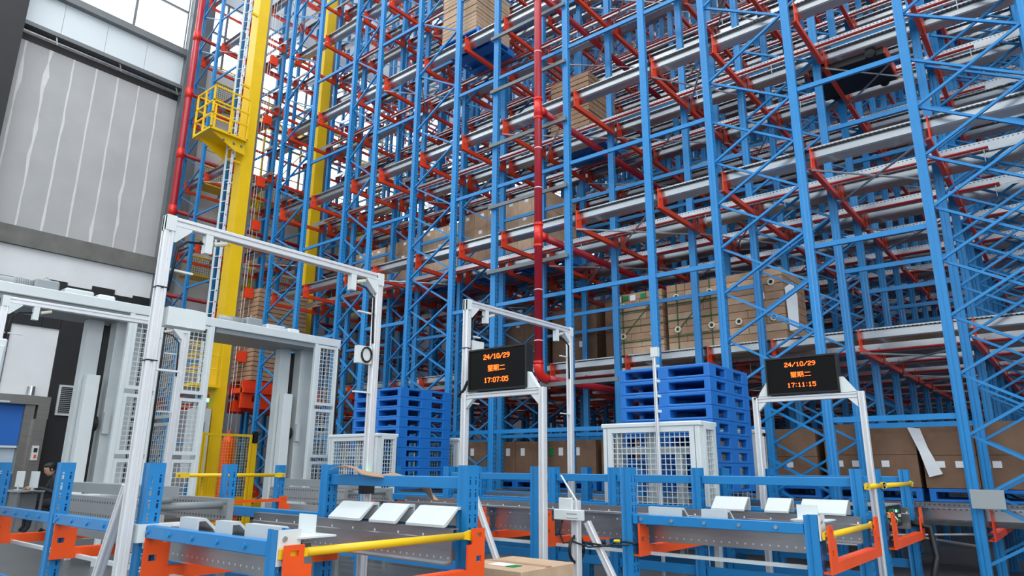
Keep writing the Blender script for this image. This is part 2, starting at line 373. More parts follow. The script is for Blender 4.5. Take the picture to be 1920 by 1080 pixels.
def build_rack(root, UX, frames, gaps, rx, planes, tie_gaps, sprinkler, lv_ok, levels=LV):
    rk = Rack(root)
    um = {+1: upright_mesh(+1, ZT), -1: upright_mesh(-1, ZT)}
    cb = {b: u_beam_mesh(P, m) for b, m in ((0, 'redorange'),)}
    rails = {s: rail_mesh(rx[0], rx[1], s) for s in (1, -1)}
    Lt = max(f[1] - f[0] for f in frames)
    bm = {}
    def brace(fr, up):
        if (fr, up) not in bm:
            L = fr[1] - fr[0] - .08
            a, b = ((0, 0, 0), (L, 0, .6235)) if up else ((0, 0, .6235), (L, 0, 0))
            bm[fr, up] = MB().bar(a, b, .028, .038, (0, 1, 0)).mesh('brace', 'blue')
        return bm[fr, up]
    gm = {g_: MB().box(.05, g_[1] - g_[0] - .05, -.02, .02, -.03, .03).mesh('spacer_bar', 'blue') for g_ in gaps}
    tm = {}
    for n in planes:
        y = Y0 + n * P
        for x in UX:
            if any(seen((x, y, z), 200) for z in (0, 1, 2, 4, 6, 9, 12, 16, 19)):
                sg = +1
                for fr in frames:
                    if abs(fr[0] - x) < .01: sg = -1
                rk.add('upright', um[sg], (x, y, 0), y + abs(x) * .02, 'bluehole')
        for fr in frames:
            k = -9
            for k in range(-9, 21):
                z = 5.95 + .6235 * k
                if z < .2 or z > 18.8: continue
                if not (seen((fr[0], y, z), 80) or seen((fr[1], y, z), 80)): continue
                pr = y + .25 * abs(z - 4) * (.2 if n < 2 else 1)
                if k < 0 or k % 2 == 1: rk.add('brace', brace(fr, True), (fr[0] + .04, y - .01, z), pr, 'blue')
                if k < 0 or k % 2 == 0: rk.add('brace', brace(fr, False), (fr[0] + .04, y + .02, z), pr, 'blue')
        for g_ in gaps:
            for z in [l + (.8 if l > 1 else .92) for l in levels]:
                if z < 18.8 and (seen((g_[0], y, z), 80) or seen((g_[1], y, z), 80)):
                    rk.add('spacer_bar', gm[g_], (g_[0], y, z), y, 'blue')
        if n == planes[-1]: continue
        for li, z in enumerate(levels):
            if not lv_ok(n, li): continue
            for x in UX:
                if seen((x, y, z), 60) or seen((x, y + P, z), 60):
                    rk.add('cross_beam', cb[0], (x + .085, y, z), y + .1 * abs(z - 5), 'redorange')
            mid = [(rx[0] + (rx[1] - rx[0]) * t_ / 8, y, z) for t_ in range(9)]
            if any(seen(q, 60) for q in mid):
                rk.add('rail', rails[1], (0, y + .16, z), y + .1 * abs(z - 5), 'galv')
                rk.add('rail', rails[-1], (0, y + P - .16, z), y + .1 * abs(z - 5), 'galv')
            for gi, g_ in enumerate(tie_gaps):
                if (n + gi + li) % 2 or not seen((g_[0], y, z), 40): continue
                if g_ not in tm:
                    Lg = g_[1] - g_[0]
                    tm[g_] = (MB().rod((.1, .05, 0), (Lg - .05, P - .05, 0), .014, 6).mesh('tie_rod', 'galvp'), MB().rod((.1, P - .05, -.03), (Lg - .05, .05, -.03), .014, 6).mesh('tie_rod', 'galvp'))
                for me in tm[g_]: rk.add('tie_rod', me, (g_[0], y, z - .33), y, 'galvp')
    rk.flush()

UXM = [.22, -.94, -2.24, -3.40, -4.38, -5.82, -7.37, -8.38, -9.53, -10.80, -11.72, -13.22, -14.5]
FR = [(-.94, .22), (-3.40, -2.24), (-9.53, -8.38), (-11.72, -10.80), (-14.5, -13.22)]
GP = [(-2.24, -.94), (-4.38, -3.40), (-5.82, -4.38), (-7.37, -5.82), (-8.38, -7.37), (-10.80, -9.53), (-13.22, -11.72)]
rack = thing('pallet_rack', 'towering blue, orange and galvanised steel high bay pallet rack filling the hall', 'rack')
build_rack(rack, UXM, FR, GP, (-14.75, 1.6), list(range(NPL)), [(-2.24, -.94), (-4.38, -3.40), (-5.82, -4.38), (-7.37, -5.82), (-10.8, -9.53)], True, lambda n, li: n >= 1 or li != 1)
for z in (4.44, 5.62, 6.80, 7.88, 9.0, 10.15, 11.3):
    MB().box(-7.45, -5.78, 8.39, 8.43, z - .03, z + .03).build('support_angle', 'darksteel', rack)
MB().box(-6.9, -4.95, 8.39, 8.43, 2.42, 2.48).build('support_angle', 'darksteel', rack)
lrack = thing('pallet_rack', 'narrow blue and red rack standing between the crane aisle and the left wall', 'rack')
build_rack(lrack, [-20.0, -18.76, -17.3], [(-20.0, -18.76)], [(-18.76, -17.3)], (-20.15, -17.0), list(range(10)), [(-18.76, -17.3)], False, lambda n, li: li >= 1)

# ------------------------------------------------------------------ sprinkler pipework
sp = thing('sprinkler_pipe', 'thick dark red sprinkler riser with branch pipes running back into the rack', 'pipe', (-6.2, 8.2, 0))
MB().pipe([(0, 0, 2.72), (0, 0, 14)], .064, 16).build('riser', 'barred', sp, smooth=True)
el = [(0, 0, 2.74)] + [(0, .16 - .16 * math.cos(t), 2.70 - .16 * math.sin(t)) for t in [R(a) for a in range(0, 91, 15)]] + [(0, .2, 2.54)]
MB().pipe(el, .074, 16).build('elbow', 'fitred', sp, smooth=True)
for z in (2.77, 4.62, 4.98, 6.85, 7.2, 9.15, 9.5):
    MB().pipe([(0, 0, z - .018), (0, 0, z + .018)], .08, 16).build('coupling', 'fitred', sp, smooth=False)
for z in (3.1, 3.9, 5.6, 6.3, 8.1, 10.2):
    MB().pipe([(0, 0, z - .006), (0, 0, z + .006)], .066, 16).build('joint_ring', 'paper', sp)
for z in (2.54, 4.8, 7.02, 9.3):
    if z > 2.6: MB().pipe([(0, 0, z - .17), (0, 0, z + .17)], .07, 16).build('tee', 'fitred', sp, smooth=True)
    if z > 2.6: MB().pipe([(0, .05, z), (0, .17, z)], .075, 14).build('tee_branch', 'fitred', sp, smooth=True)
    MB().pipe([(0, .17, z), (0, 9 if z > 2.6 else 3.2, z)], .058, 14).build('branch_pipe', 'barred', sp, smooth=True)
lines = []
for n in range(0, 8):
    for li, z in enumerate(LV):
        if li == 0 or (li == 1 and n == 0): continue
        y = Y0 + n * P + 1.08
        if not (seen((-1, y, z), 60) or seen((-6, y, z), 60) or seen((-12, y, z), 60)): continue
        x1 = -.35
        mb = MB().pipe([(-14.0, y - 8.2, z - .16), (x1, y - 8.2, z - .16)], .02, 6)
        ln = put('sprinkler_line', mb.mesh('sprinkler_line', 'sprred'), sp); ln.location = (6.2, 0, 0)
        if n < 2:
            for x in (-12.5, -10.2, -9, -6.6, -5.1, -3.9, -1.6):
                if seen((x, y, z), 20):
                    h = put('hanger', MB().rod((x + 6.2, y - 8.2, z - .34), (x + 6.2, y - 8.2, z - .1), .006, 5).mesh('hanger', 'galvp'), ln)
lp = thing('sprinkler_pipe', 'red sprinkler riser standing in front of the grey column by the left wall', 'pipe', (-19.5, 8.15, 0))
MB().pipe([(0, 0, 0), (0, 0, 20)], .1, 14).build('riser', 'barred', lp, smooth=True)
for z in (5.9, 8.4, 10.2, 12.2, 14.2, 16.4):
    MB().pipe([(0, 0, z - .15), (0, 0, z + .15)], .115, 12).build('tee', 'fitred', lp, smooth=True)
    MB().pipe([(0, .08, z), (0, 8, z)], .06, 10).build('branch_pipe', 'sprred', lp, smooth=True)

# ------------------------------------------------------------------ stacker crane in the aisle
cr = thing('stacker_crane', 'tall yellow twin mast stacker crane with ladder and caged platform in the aisle', 'crane', (-15.9, 8.4, 0))
def mast(y, w_, d_):
    m_ = MB().cells([-d_, -d_ + .03, d_ - .03, d_], [y - w_, y + w_], [0, 20], lambda i, j, k: True).build('mast', 'yellow', cr)
    MB().box(d_, d_ + .012, y + w_ - .05, y + w_ + .01, .3, 20).build('guide_rail', 'steel', m_)
    return m_
m1 = mast(-.12, .17, .18); m2 = mast(2.05, .17, .18)
MB().box(-.28, .28, -.6, 2.7, .1, .5).build('base_beam', 'yellow', cr)
MB().box(-.04, .04, -2.2, 12, 0, .09).build('floor_rail', 'steel', cr)
ld = MB()
for y in (-.52, -.40): pass
MB().box(-.06, -.03, -.62, -.58, .8, 20).build('ladder_rail', 'white', cr); MB().box(.12, .15, -.56, -.5, .8, 20).build('ladder_rail', holes(mat('ladder_white', srgb(222, 224, 226), .4), 2, 1, (-.53,), .28, .12, .012, face=0), cr)
for k in range(64):
    MB().rod((-.03, -.6, 1 + .29 * k), (.12, -.54, 1 + .29 * k), .01, 6).build('ladder_rung', 'white', cr)
for z in (2.2, 4.4, 6.6, 8.8, 11, 13.2):
    MB().bar((.1, -.55, z), (.1, -.28, z), .05, .06).build('ladder_bracket', 'yellow', cr)
# caged platform
bk = thing('x', 'x', 'x'); bpy.data.objects.remove(bk)
bz, bx0, bx1, by0, by1 = 9.32, -.5, .42, -1.32, -.32
pl = MB().cells([bx0, bx1], [by0, by1], [bz - .03, bz + .03], lambda i, j, k: True).build('platform', 'yellow', cr)
MB().prism([(by0 + .12, bz - .03), (by1 + .02, bz - .03), (by1 + .02, bz - .36), (by1 - .25, bz - .34)], (bx1 - .12, 0, 0), (0, 1, 0), (0, 0, 1), (-.03, 0, 0)).build('side_bracket', 'yellow', cr)
MB().prism([(by0 + .12, bz - .03), (by1 + .02, bz - .03), (by1 + .02, bz - .36), (by1 - .25, bz - .34)], (bx0 + .12, 0, 0), (0, 1, 0), (0, 0, 1), (.03, 0, 0)).build('side_bracket', 'yellow', cr)
for y in (-.9, -.62, -.42):
    MB().rod((bx1 - .125, y, bz - .16), (bx1 - .11, y, bz - .16), .035, 10).build('bracket_hole', 'darksteel', cr)
for x, y in ((bx0 + .02, by0 + .02), (bx1 - .02, by0 + .02), (bx0 + .02, by1 - .02), (bx1 - .02, by1 - .02), (bx0 + .02, (by0 + by1) / 2), (bx1 - .02, (by0 + by1) / 2), ((bx0 + bx1) / 2, by0 + .02)):
    MB().box(x - .02, x + .02, y - .02, y + .02, bz, bz + 1.15).build('guard_post', 'yellow', cr)
for z in (.4, .75, 1.15):
    for (p_, q_) in (((bx0, by0 + .02), (bx1, by0 + .02)), ((bx0 + .02, by0), (bx0 + .02, by1)), ((bx1 - .02, by0), (bx1 - .02, by1))):
        MB().bar((p_[0], p_[1], bz + z), (q_[0], q_[1], bz + z), .035, .035).build('guard_rail', 'yellow', cr)
# carriage between the masts
MB().box(-.75, .75, .12, 1.86, 2.9, 3.02).build('carriage_deck', 'redorange', cr)
for x in (-.5, .6):
    MB().cells([x, x + .06], [.12, .4, .6, 1.3, 1.55, 1.86], [2.55, 2.7, 2.85, 3.2], lambda i, j, k: not (k == 1 and j in (1, 3))).build('carriage_side', 'redorange', cr)
for z in (2.6, 3.8, 5.4, 7.2, 8.4, 10.2, 12.0):
    MB().box(.2, .3, .05 + .1, .05 + .3, z - .12, z + .14).build('cable_bracket', 'redorange', cr)
for dx, y in ((.24, .1), (.26, .16), (.24, .3)):
    MB().rod((dx, y, .6), (dx, y, 19.5), .006, 5).build('hoist_rope', 'galvp', cr)
MB().box(-.1, .3, -.75, -.38, 1.0, 2.5).build('drive_cabinet', 'grey', cr)
MB().box(.3, .31, -.66, -.5, 1.9, 2.2).build('cabinet_screen', 'midgrey', cr)
lt = lathe([(.035, 0), (.035, .12), (.03, .13)], 12).build('signal_tower', 'midgrey', cr, (.28, -.5, 2.52))
for z, m in ((.13, 'green'), (.22, 'glowred')):
    q = lathe([(.04, 0), (.04, .08), (.03, .085)], 12).build('lamp', m if m == 'green' else 'barred', lt, (0, 0, z))
MB().cells([-.35, .45], [-1.0, -.3], [2.98, 3.04], lambda i, j, k: True).build('lower_platform', 'yellow', cr)
for x, y in ((-.33, -.98), (.43, -.98), (.43, -.32), (-.33, -.32)):
    MB().box(x - .012, x + .012, y - .012, y + .012, 3.04, 4.05).build('guard_post', 'yellow', cr)
for z in (3.4, 3.72, 4.05):
    MB().pipe([(-.33, -.32, z), (-.33, -.98, z), (.43, -.98, z), (.43, -.32, z)], .012, 6).build('guard_rail', 'yellow', cr)

# ------------------------------------------------------------------ cartons, pallets
def pallet_mesh():
    b = .55
    xs = [-b, -b + .07, -.065, .065, b - .07, b]; ys = [-b, -.37, -.12, .12, .37, b]; zs = [0, .028, .112, .15]
    def fill(i, j, k):
        if k == 2: return True
        if k == 1: return i in (0, 2, 4) and j in (0, 2, 4)
        return i in (0, 2, 4) or j in (0, 2, 4)
    return MB().cells(xs, ys, zs, fill).mesh('pallet', 'plastic')
PM = pallet_mesh()
def pallet(x, y, z, label, group=None, bevel=True):
    o = put('pallet', PM, None, (x, y, z), label=label); tag(o, label, 'pallet', group)
    if bevel:
        b = o.modifiers.new('bevel', 'BEVEL'); b.width = .009; b.segments = 2; b.limit_method = 'ANGLE'
    return o
ORD = ['bottom', 'second from the bottom', 'third from the bottom', 'fourth from the bottom', 'fifth from the bottom', 'fifth from the top', 'fourth from the top', 'third from the top', 'second from the top', 'topmost']
ORD9 = ORD[:5] + ORD[6:]
for k in range(9): pallet(-3.54, 7.53, .985 + .15 * k, 'blue plastic pallet, %s of the wide stack behind the right mesh cage' % ORD9[k], 'pallets in the right stack')
for k in range(10): pallet(-8.45, 7.53, .9 + .15 * k, 'blue plastic pallet, %s of the stack behind the left mesh cage' % ORD[k], 'pallets in the left stack')

NTH = 'lowest second third fourth fifth sixth seventh eighth ninth tenth eleventh twelfth thirteenth fourteenth fifteenth sixteenth seventeenth eighteenth nineteenth twentieth'.split()
def flat_stack(x0, x1, y0, y1, z0, z1, n, where, m='cardlight'):
    h = (z1 - z0) / n
    me = MB().box(-(x1 - x0) / 2, (x1 - x0) / 2, -(y1 - y0) / 2, (y1 - y0) / 2, 0, h * .87).mesh('flat_carton', m)
    g_ = 'flat cartons %s' % where
    for k in range(n):
        o = put('flat_carton', me, None, ((x0 + x1) / 2 + random.uniform(-.008, .008), (y0 + y1) / 2 + random.uniform(-.008, .008), z0 + h * k))
        tag(o, '%s flat brown carton up the stack %s' % (NTH[k], where), 'carton', g_)
pallet(-8.55, 9.2, LV[4] + .003, 'blue plastic pallet under flat cartons high in the rack', None, True)
flat_stack(-9.05, -8.1, 8.68, 9.72, LV[4] + .155, LV[4] + 1.35, 14, 'on the high blue pallet')
pallet(-6.88, 10.6, LV[3] + .003, 'blue plastic pallet under a carton stack beside the red riser', None, False)
flat_stack(-7.32, -6.42, 10.12, 11.12, LV[3] + .155, LV[3] + 1.42, 12, 'behind the red riser', 'card')
flat_stack(-16.45, -15.36, 8.78, 10.2, 3.24, 5.55, 20, 'on the yellow crane carriage', 'card')
flat_stack(-18.6, -17.4, 10.05, 11.2, 3.1, 4.9, 14, 'on the rack left of the crane', 'card')

# bundled rolls in brown cartons on the first rack level (white tube ends show)
def bale(x0, x1, z1, lab, strap):
    t = thing('wrapped_load', lab, 'wrapped goods', ((x0 + x1) / 2, 10.62, LV[1] + .01), None)
    wd = (x1 - x0) / 2; n = 9; hh = (z1 - LV[1] - .01); h = hh / n
    rr = random.Random(int(x0 * 100))
    for k in range(n):
        cut = rr.choice([-.3, .1, .35]) * wd
        for a, b in ((-wd, cut - .004), (cut + .004, wd)):
            MB().box(a, b, -.53, .53, h * k + .004, h * (k + 1) - .004).build('carton', rr.choice(['card', 'card', 'cardlight']), t)
    for x in (-wd * .62, wd * .62):
        for z in (.30, .80):
            tb = lathe([(.052, 0), (.052, .03), (.03, .03), (.03, .005)], 16).build('tube_end', 'tube', t, (x, -.53, hh * z)); tb.rotation_euler = (R(90), 0, 0)
            hole_ = MB().rod((0, 0, .006), (0, 0, .012), .03, 12).build('tube_bore', 'black', tb)
    if strap:
        for x in (-wd * .62, wd * .62): MB().box(x - .008, x + .008, -.545, -.537, 0, hh).build('strap', 'strapg', t)
        for z in (.2, .45, .7): MB().box(-wd, wd, -.545, -.537, hh * z - .008, hh * z + .008).build('strap', 'strapg', t)
        MB().bar((-wd * .6, -.541, hh * .3), (wd * .6, -.541, hh * .8), .006, .014).build('strap', 'strapg', t)
    return t
b1 = bale(-5.98, -5.06, 4.14, 'brown strapped cartons with tube ends and green stickers on the first rack level', True)
for x in (-.22, .12): MB().box(x - .05, x + .05, -.55, -.535, .94, 1.02).build('sticker', 'greenst', b1)
for x in (-.36, -.08): MB().box(x - .05, x + .05, -.55, -.535, .92, 1.02).build('label_sheet', 'paper', b1)
bale(-4.97, -4.05, 4.16, 'brown strapped cartons with tube ends, middle of three on the first rack level', True)
b3 = bale(-3.95, -3.10, 4.16, 'brown strapped cartons with tube ends, rightmost of three on the first rack level', False)
MB().box(.05, .15, -.55, -.535, .62, .72).build('label_sheet', 'paper', b3)
MB().prism([(0, 0), (.13, .02), (.15, .5), (.1, .72), (-.02, .66)], (.46, -.5, .1), (1, 0, 0), (0, 0, 1), (0, .004, 0)).build('film_flap', 'paper', b3)

# loads of brown cartons along the floor level lane and the second level
CM = {}
def cartons(x0, x1, y0, y1, z0, z1, nx, ny, nz, m, lab, grp, tags=(), face_only=True):
    dx, dy, dz = (x1 - x0) / nx, (y1 - y0) / ny, (z1 - z0) / nz
    key = (round(dx, 3), round(dy, 3), round(dz, 3), m)
    if key not in CM: CM[key] = MB().box(-dx / 2 + .004, dx / 2 - .004, -dy / 2 + .004, dy / 2 - .004, .002, dz - .003).mesh('carton', m)
    for k in range(nz):
        for i in range(nx):
            for j in range(ny):
                if face_only and j > 0 and k < nz - 1 and i < nx - 1: continue
                o = put('carton', CM[key], None, (x0 + dx * (i + .5), y0 + dy * (j + .5), z0 + dz * k)); tag(o, '%s %s carton, %s' % ((['lower', 'upper'] if nz == 2 else ['bottom', 'middle', 'top'])[k] if nz > 1 else '', ('front ' if j == 0 else 'rear ') * (ny > 1) + ('left right' if nx == 2 else 'left middle right').split()[i], lab), 'carton', grp); o['label'] = ' '.join(o['label'].split())
                if j == 0 and (i, k) in tags:
                    for q, mm in tags[(i, k)]:
                        MB().box(q - .045, q + .045, -dy / 2 - .004, -dy / 2 + .004, dz * .62, dz * .82).build('label_sheet', mm, o)
# second level (5.22): long rows of cartons
z2 = LV[2] + .005
for c, (xa, xb, zt) in enumerate(((-8.5, -7.42, 1.3), (-9.7, -8.6, 1.26), (-10.9, -9.8, 1.16), (-12.1, -11.0, 1.1), (-13.3, -12.2, 1.08))):
    for n_, q in (('right', 0),):
        pallet((xa + xb) / 2, 10.6, z2, 'blue plastic pallet on the second rack level, %s from the riser' % ['nearest', 'second', 'third', 'fourth', 'fifth'][c], None, False)
    w_ = 3
    cartons(xa, xb, 10.08, 11.12, z2 + .155, z2 + zt, w_, 2, 3, 'card' if c % 2 else 'cardlight', 'load %s from the red riser, second level' % ['nearest', 'second', 'third', 'fourth', 'fifth'][c], 'cartons of the %s load on the second level' % ['nearest', 'second', 'third', 'fourth', 'fifth'][c],
            {(0, 2): ((.0, 'paper'),), (1, 2): ((.05, 'paper'),), (1, 1): ((0, 'paper'),), (2, 2): ((-.05, 'paper'),)})
# floor level lane behind the first row of posts
zf = LV[0] + .005
fl = [(-9.95, -8.85, .74), (-8.7, -7.6, .73), (-7.5, -6.4, .73), (-6.3, -5.2, .74), (-5.1, -4.0, .75), (-3.95, -2.85, .82), (-2.75, -1.65, .86), (-1.6, -.45, .84), (-.35, .8, .83)]
nm = ['leftmost', 'second from the left', 'third from the left', 'fourth from the left', 'fifth from the left', 'fourth from the right', 'third from the right', 'second from the right', 'rightmost']
for c, (xa, xb, zt) in enumerate(fl):
    pallet((xa + xb) / 2, 10.6, zf, 'blue plastic pallet in the lowest lane, %s' % nm[c], None, False)
    right = c > 4
    cartons(xa, xb, 10.06, 11.14, zf + .155, zf + .1 + zt, 2, 1, 2 if right else 1, 'carddark', 'on the %s pallet of the lowest lane' % nm[c], 'cartons on the %s pallet of the lowest lane' % nm[c],
            {(0, 0): ((.1, 'paper'), (-.1, 'greenst' if not right else 'paper')), (1, 0): ((-.1, 'paper'),)})
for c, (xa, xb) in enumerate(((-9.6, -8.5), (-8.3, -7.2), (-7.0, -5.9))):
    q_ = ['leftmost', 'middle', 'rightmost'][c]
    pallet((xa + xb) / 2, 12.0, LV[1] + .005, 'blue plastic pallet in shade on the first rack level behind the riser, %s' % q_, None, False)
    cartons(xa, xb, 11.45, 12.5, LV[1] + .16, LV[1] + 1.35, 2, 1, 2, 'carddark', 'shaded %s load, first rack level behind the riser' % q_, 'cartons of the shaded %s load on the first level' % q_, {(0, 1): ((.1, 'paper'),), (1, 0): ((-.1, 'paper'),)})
st = thing('film_strip', 'torn white film strip hanging across the brown cartons of the lowest lane', 'film', (-1.62, 10.03, 1.16))
MB().add([(-.1, 0, .60), (.04, .004, .58), (.10, .0, .34), (.22, .002, .03), (.07, .0, -.01), (-.0, -.004, .3)], [(0, 1, 2, 5), (5, 2, 3, 4)]).build('strip', 'paper', st)

# shuttle cart parked under the upper rails
sh = thing('shuttle_cart', 'black shuttle cart with a red end parked between the upper rack rails', 'shuttle', (-1.9, 10.6, LV[3] - .2))
MB().cells([-.52, -.46, .46, .52], [-.45, .45], [-.08, .05, .12], lambda i, j, k: not (k == 1 and i == 1)).build('body', 'black', sh)
MB().box(.52, .54, -.45, .45, -.08, .12).build('bumper', 'redorange', sh)
for x in (-.35, .35):
    for y in (-.47, .47): MB().rod((x, y - .03, -.04), (x, y + .03, -.04), .07, 12).build('wheel', 'rubber', sh)

# ------------------------------------------------------------------ conveyor lanes
def post_mesh(h, sgn=1):
    """punched channel post, closed face towards +x with real slots"""
    mb = MB(); Wd, Dp = .05, .045
    ys = [-Wd, -.0315, -.0185, .0185, .0315, Wd]
    zs = [0]; z = .03; hole_rows = []
    i = 0
    while z + .05 < h:
        hh = .03 if i % 2 else .011
        zs += [z, z + hh]; hole_rows.append(len(zs) - 2); z += .0375; i += 1
        if zs[-1] >= z: z = zs[-1] + .012
    zs.append(h)
    n = len(ys)
    v = [(Dp * sgn, y, z_) for z_ in zs for y in ys]; f = []
    for k in range(len(zs) - 1):
        for j in range(n - 1):
            if k in hole_rows and j in (1, 3): continue
            q = (k * n + j, k * n + j + 1, (k + 1) * n + j + 1, (k + 1) * n + j)
            f.append(q if sgn > 0 else q[::-1])
    nb = len(v)
    prof = [(Dp * sgn, Wd), (.0 * sgn, Wd), (-.01 * sgn, Wd - .012), (-.03 * sgn, Wd - .012), (-Dp * sgn, Wd - .004), (-Dp * sgn, Wd - .02)]
    for side in (1, -1):
        b0 = len(v)
        for a, b in prof: v += [(a, b * side, 0), (a, b * side, h)]
        for i in range(len(prof) - 1):
            q = (b0 + 2 * i, b0 + 2 * i + 1, b0 + 2 * i + 3, b0 + 2 * i + 2)
            f.append(q if side * sgn > 0 else q[::-1])
    # weld side seams by adding the slotted face's edge columns
    mb.add(v, f); mb.box(-.075, .075, -.075, .075, 0, .01)
    return mb.mesh('post', 'blue')
PT, PS = post_mesh(1.235), post_mesh(.93)
CBL = {}
def pad_mesh(L, sg):
    return MB().prism([(0, .87), (0, .985), (-.05 * sg, .985), (-.17 * sg, .885), (-.17 * sg, .87), (-.15 * sg, .875), (-.05 * sg, .968), (-.012 * sg, .968), (-.012 * sg, .87)], (-L / 2, 0, 0), (0, 1, 0), (0, 0, 1), (L, 0, 0)).mesh('guide_plate', 'grey')
def lane(label, yn, xe, xs, x_left, near_tall, far_top, pads, near_spans=9, ztop=.865):
    yf = yn + 1.3
    t = thing('conveyor_lane', label, 'conveyor', (xe, yn, 0))
    X = lambda x: x - xe
    for i, x in enumerate(xs):
        put('post', PT if (x in near_tall) else PS, t, (X(x), 0, 0)); put('post', PT, t, (X(x), 1.3, 0))
        if i not in CBL: pass
        u = put('cross_beam', UB, t, (X(x) + .08, 0, ztop + .01))
    # side beams between the posts, far guard rail, lower ties
    for a, b in zip(xs[1:], xs[:-1]):
        if xs.index(b) < near_spans: bm_ = MB().box(X(a) + .05, X(b) - .05, -.045, .0, ztop - .06, ztop + .012).build('side_beam', 'blue', t, bevel=.004)
        for k in range(5 if xs.index(b) < near_spans else 0):
            xx = X(a) + .05 + (b - a - .1) * (.06 + .2 * k); MB().rod((xx, -.055, ztop - .024), (xx, -.04, ztop - .024), .013, 8).build('bolt', 'galvp' if yn > 3 else 'blue', bm_)
        MB().box(X(a) + .05, X(b) - .05, 1.3, 1.345, ztop - .06, ztop + .02).build('side_beam', 'blue', t, bevel=.004)
        for y in (0, 1.3): MB().box(X(a) + .05, X(b) - .05, y - .02, y + .02, .28, .36).build('lower_tie', 'blue', t)
        if far_top and b <= far_top[0] + .01 and a >= far_top[1] - .01:
            MB().box(X(a) + .05, X(b) - .05, 1.28, 1.33, 1.09, 1.165).build('guard_rail', 'blue', t, bevel=.004)
        MB().box(X(a) + .1, X(b) - .1, .12, .15, .565, .59).build('cable_strip', 'white', t)
    put('rail', rail_mesh(X(x_left), .03, 1, 'galv2', True), t, (0, .15, ztop)); put('rail', rail_mesh(X(x_left), .03, -1, 'galv2', True), t, (0, 1.15, ztop))
    for x, L, side in pads:
        if side > 0: put('guide_plate', pad_mesh(L, 1), t, (X(x), 1.28, 0))
        else: put('guide_plate', pad_mesh(L, -1), t, (X(x), .02, -.05))
    return t, X
M['galv2'] = holes(mat('galvanised_lit_holes', srgb(168, 168, 170), .3, .85, .16, 5, .05, 30, stretch=(.4, 2, 2)), 0, 2, (-.165,), .06, .2, .006, (.85, .85, .85, 1), 1); holes(M['galv2'], 0, 2, (-.045,), .23, .06, .007, (.85, .85, .85, 1), 1)  # pale spots put the light showing through the punched holes into the colour
UB = u_beam_mesh(1.3, 'orange', -.045)
def yellow_bar(t, x, y0, y1, z, name='safety_bar'):
    o = MB().pipe([(x, y0 + .12, z), (x, y1 - .12, z)], .021, 12).build(name, 'yellow', t, smooth=True)
    MB().prism([(-.03, -.022), (.05, -.03), (.1, -.02), (.14, -.018), (.14, .018), (.1, .02), (.05, .03), (-.03, .022)], (x - .008, y0, z), (0, 1, 0), (0, 0, 1), (.016, 0, 0)).build('flattened_end', 'yellow', o)
    MB().prism([(-.03, -.022), (.05, -.03), (.1, -.02), (.14, -.018), (.14, .018), (.1, .02), (.05, .03), (-.03, .022)], (x - .008, y1, z), (0, -1, 0), (0, 0, 1), (.016, 0, 0)).build('flattened_end', 'yellow', o)
    for y in (y0, y1): MB().rod((x + .006, y, z), (x + .016, y, z), .012, 8).build('bolt', 'galvp', o)
    return o
def corner_plate(t, y):
    o = MB().box(.05, .06, -.05, .07, .77, .93).build('corner_plate', 'white', t)
    MB().box(-.16, .08, .05, .26, .885, .893).build('shelf_plate', 'white', o)
    MB().box(-.16, -.02, .2, .208, .893, .985).build('stop_plate', 'white', o)
    for z in (.8, .89): MB().rod((.06, -.02, z), (.068, -.02, z), .013, 8).build('bolt', 'galvp', o)
L1, X1 = lane('blue and orange pallet conveyor lane nearest the camera, its yellow bar at the open end', 1.98, -3.04, [-3.04, -4.47, -5.93, -7.4], -5.2, [-4.47, -5.93, -7.4], (-3.04, -4.47), [(-4.02, .34, 1), (-3.62, .26, 1), (-3.22, .34, 1), (-4.0, .2, -1), (-3.62, .16, -1), (-3.25, .3, -1)])
yellow_bar(L1, .075, -.02, 1.3, .825); corner_plate(L1, 0)
L2, X2 = lane('blue and orange pallet conveyor lane passing in front of the right mesh cage', 5.03, -1.5, [-1.5, -2.9, -3.82, -4.58, -6.2, -7.87], -6.8, [-2.9, -3.82, -4.58, -6.2, -7.87], (-1.5, -6.2), [(-2.55, .3, 1), (-2.12, .2, 1), (-1.75, .36, 1), (-2.6, .28, -1), (-2.2, .2, -1)], 1)
yellow_bar(L2, .075, -.02, 1.3, .8); corner_plate(L2, 0)
L3, X3 = lane('blue and orange pallet conveyor lane running under the two blue pallet stacks', 6.95, -1.5, [-1.5, -2.9, -4.56, -6.2, -7.87, -9.3], -9.5, [-1.5, -2.9, -4.56, -6.2, -7.87, -9.3], (-1.5, -2.9), [])
yellow_bar(L3, .06, -.62, .02, 1.095); yellow_bar(L3, .06, 0, 1.3, 1.095)
yellow_bar(L2, X2(-7.87) + .06, -1.3, 0, 1.115); MB().box(X2(-7.87) + .05, X2(-7.87) + .1, -1.6, .05, .80, .835).build('cross_bar', 'orange', L2)
yellow_bar(L3, X3(-9.3) + .06, 0, 1.3, .95)
for t, X, xs in ((L1, X1, (-5.0,)), (L2, X2, (-5.4, -6.3)), (L3, X3, (-5.6, -7.2))):
    for x in xs:
        MB().box(X(x) - .06, X(x) + .06, .2, 1.1, .62, .68).build('roller_bed', 'galvp', t)
        MB().rod((X(x) + .3, .2, .72), (X(x) + .3, 1.1, .72), .045, 12).build('roller', 'steel', t, smooth=True)
        MB().rod((X(x) - .3, .2, .72), (X(x) - .3, 1.1, .72), .045, 12).build('roller', 'steel', t, smooth=True)

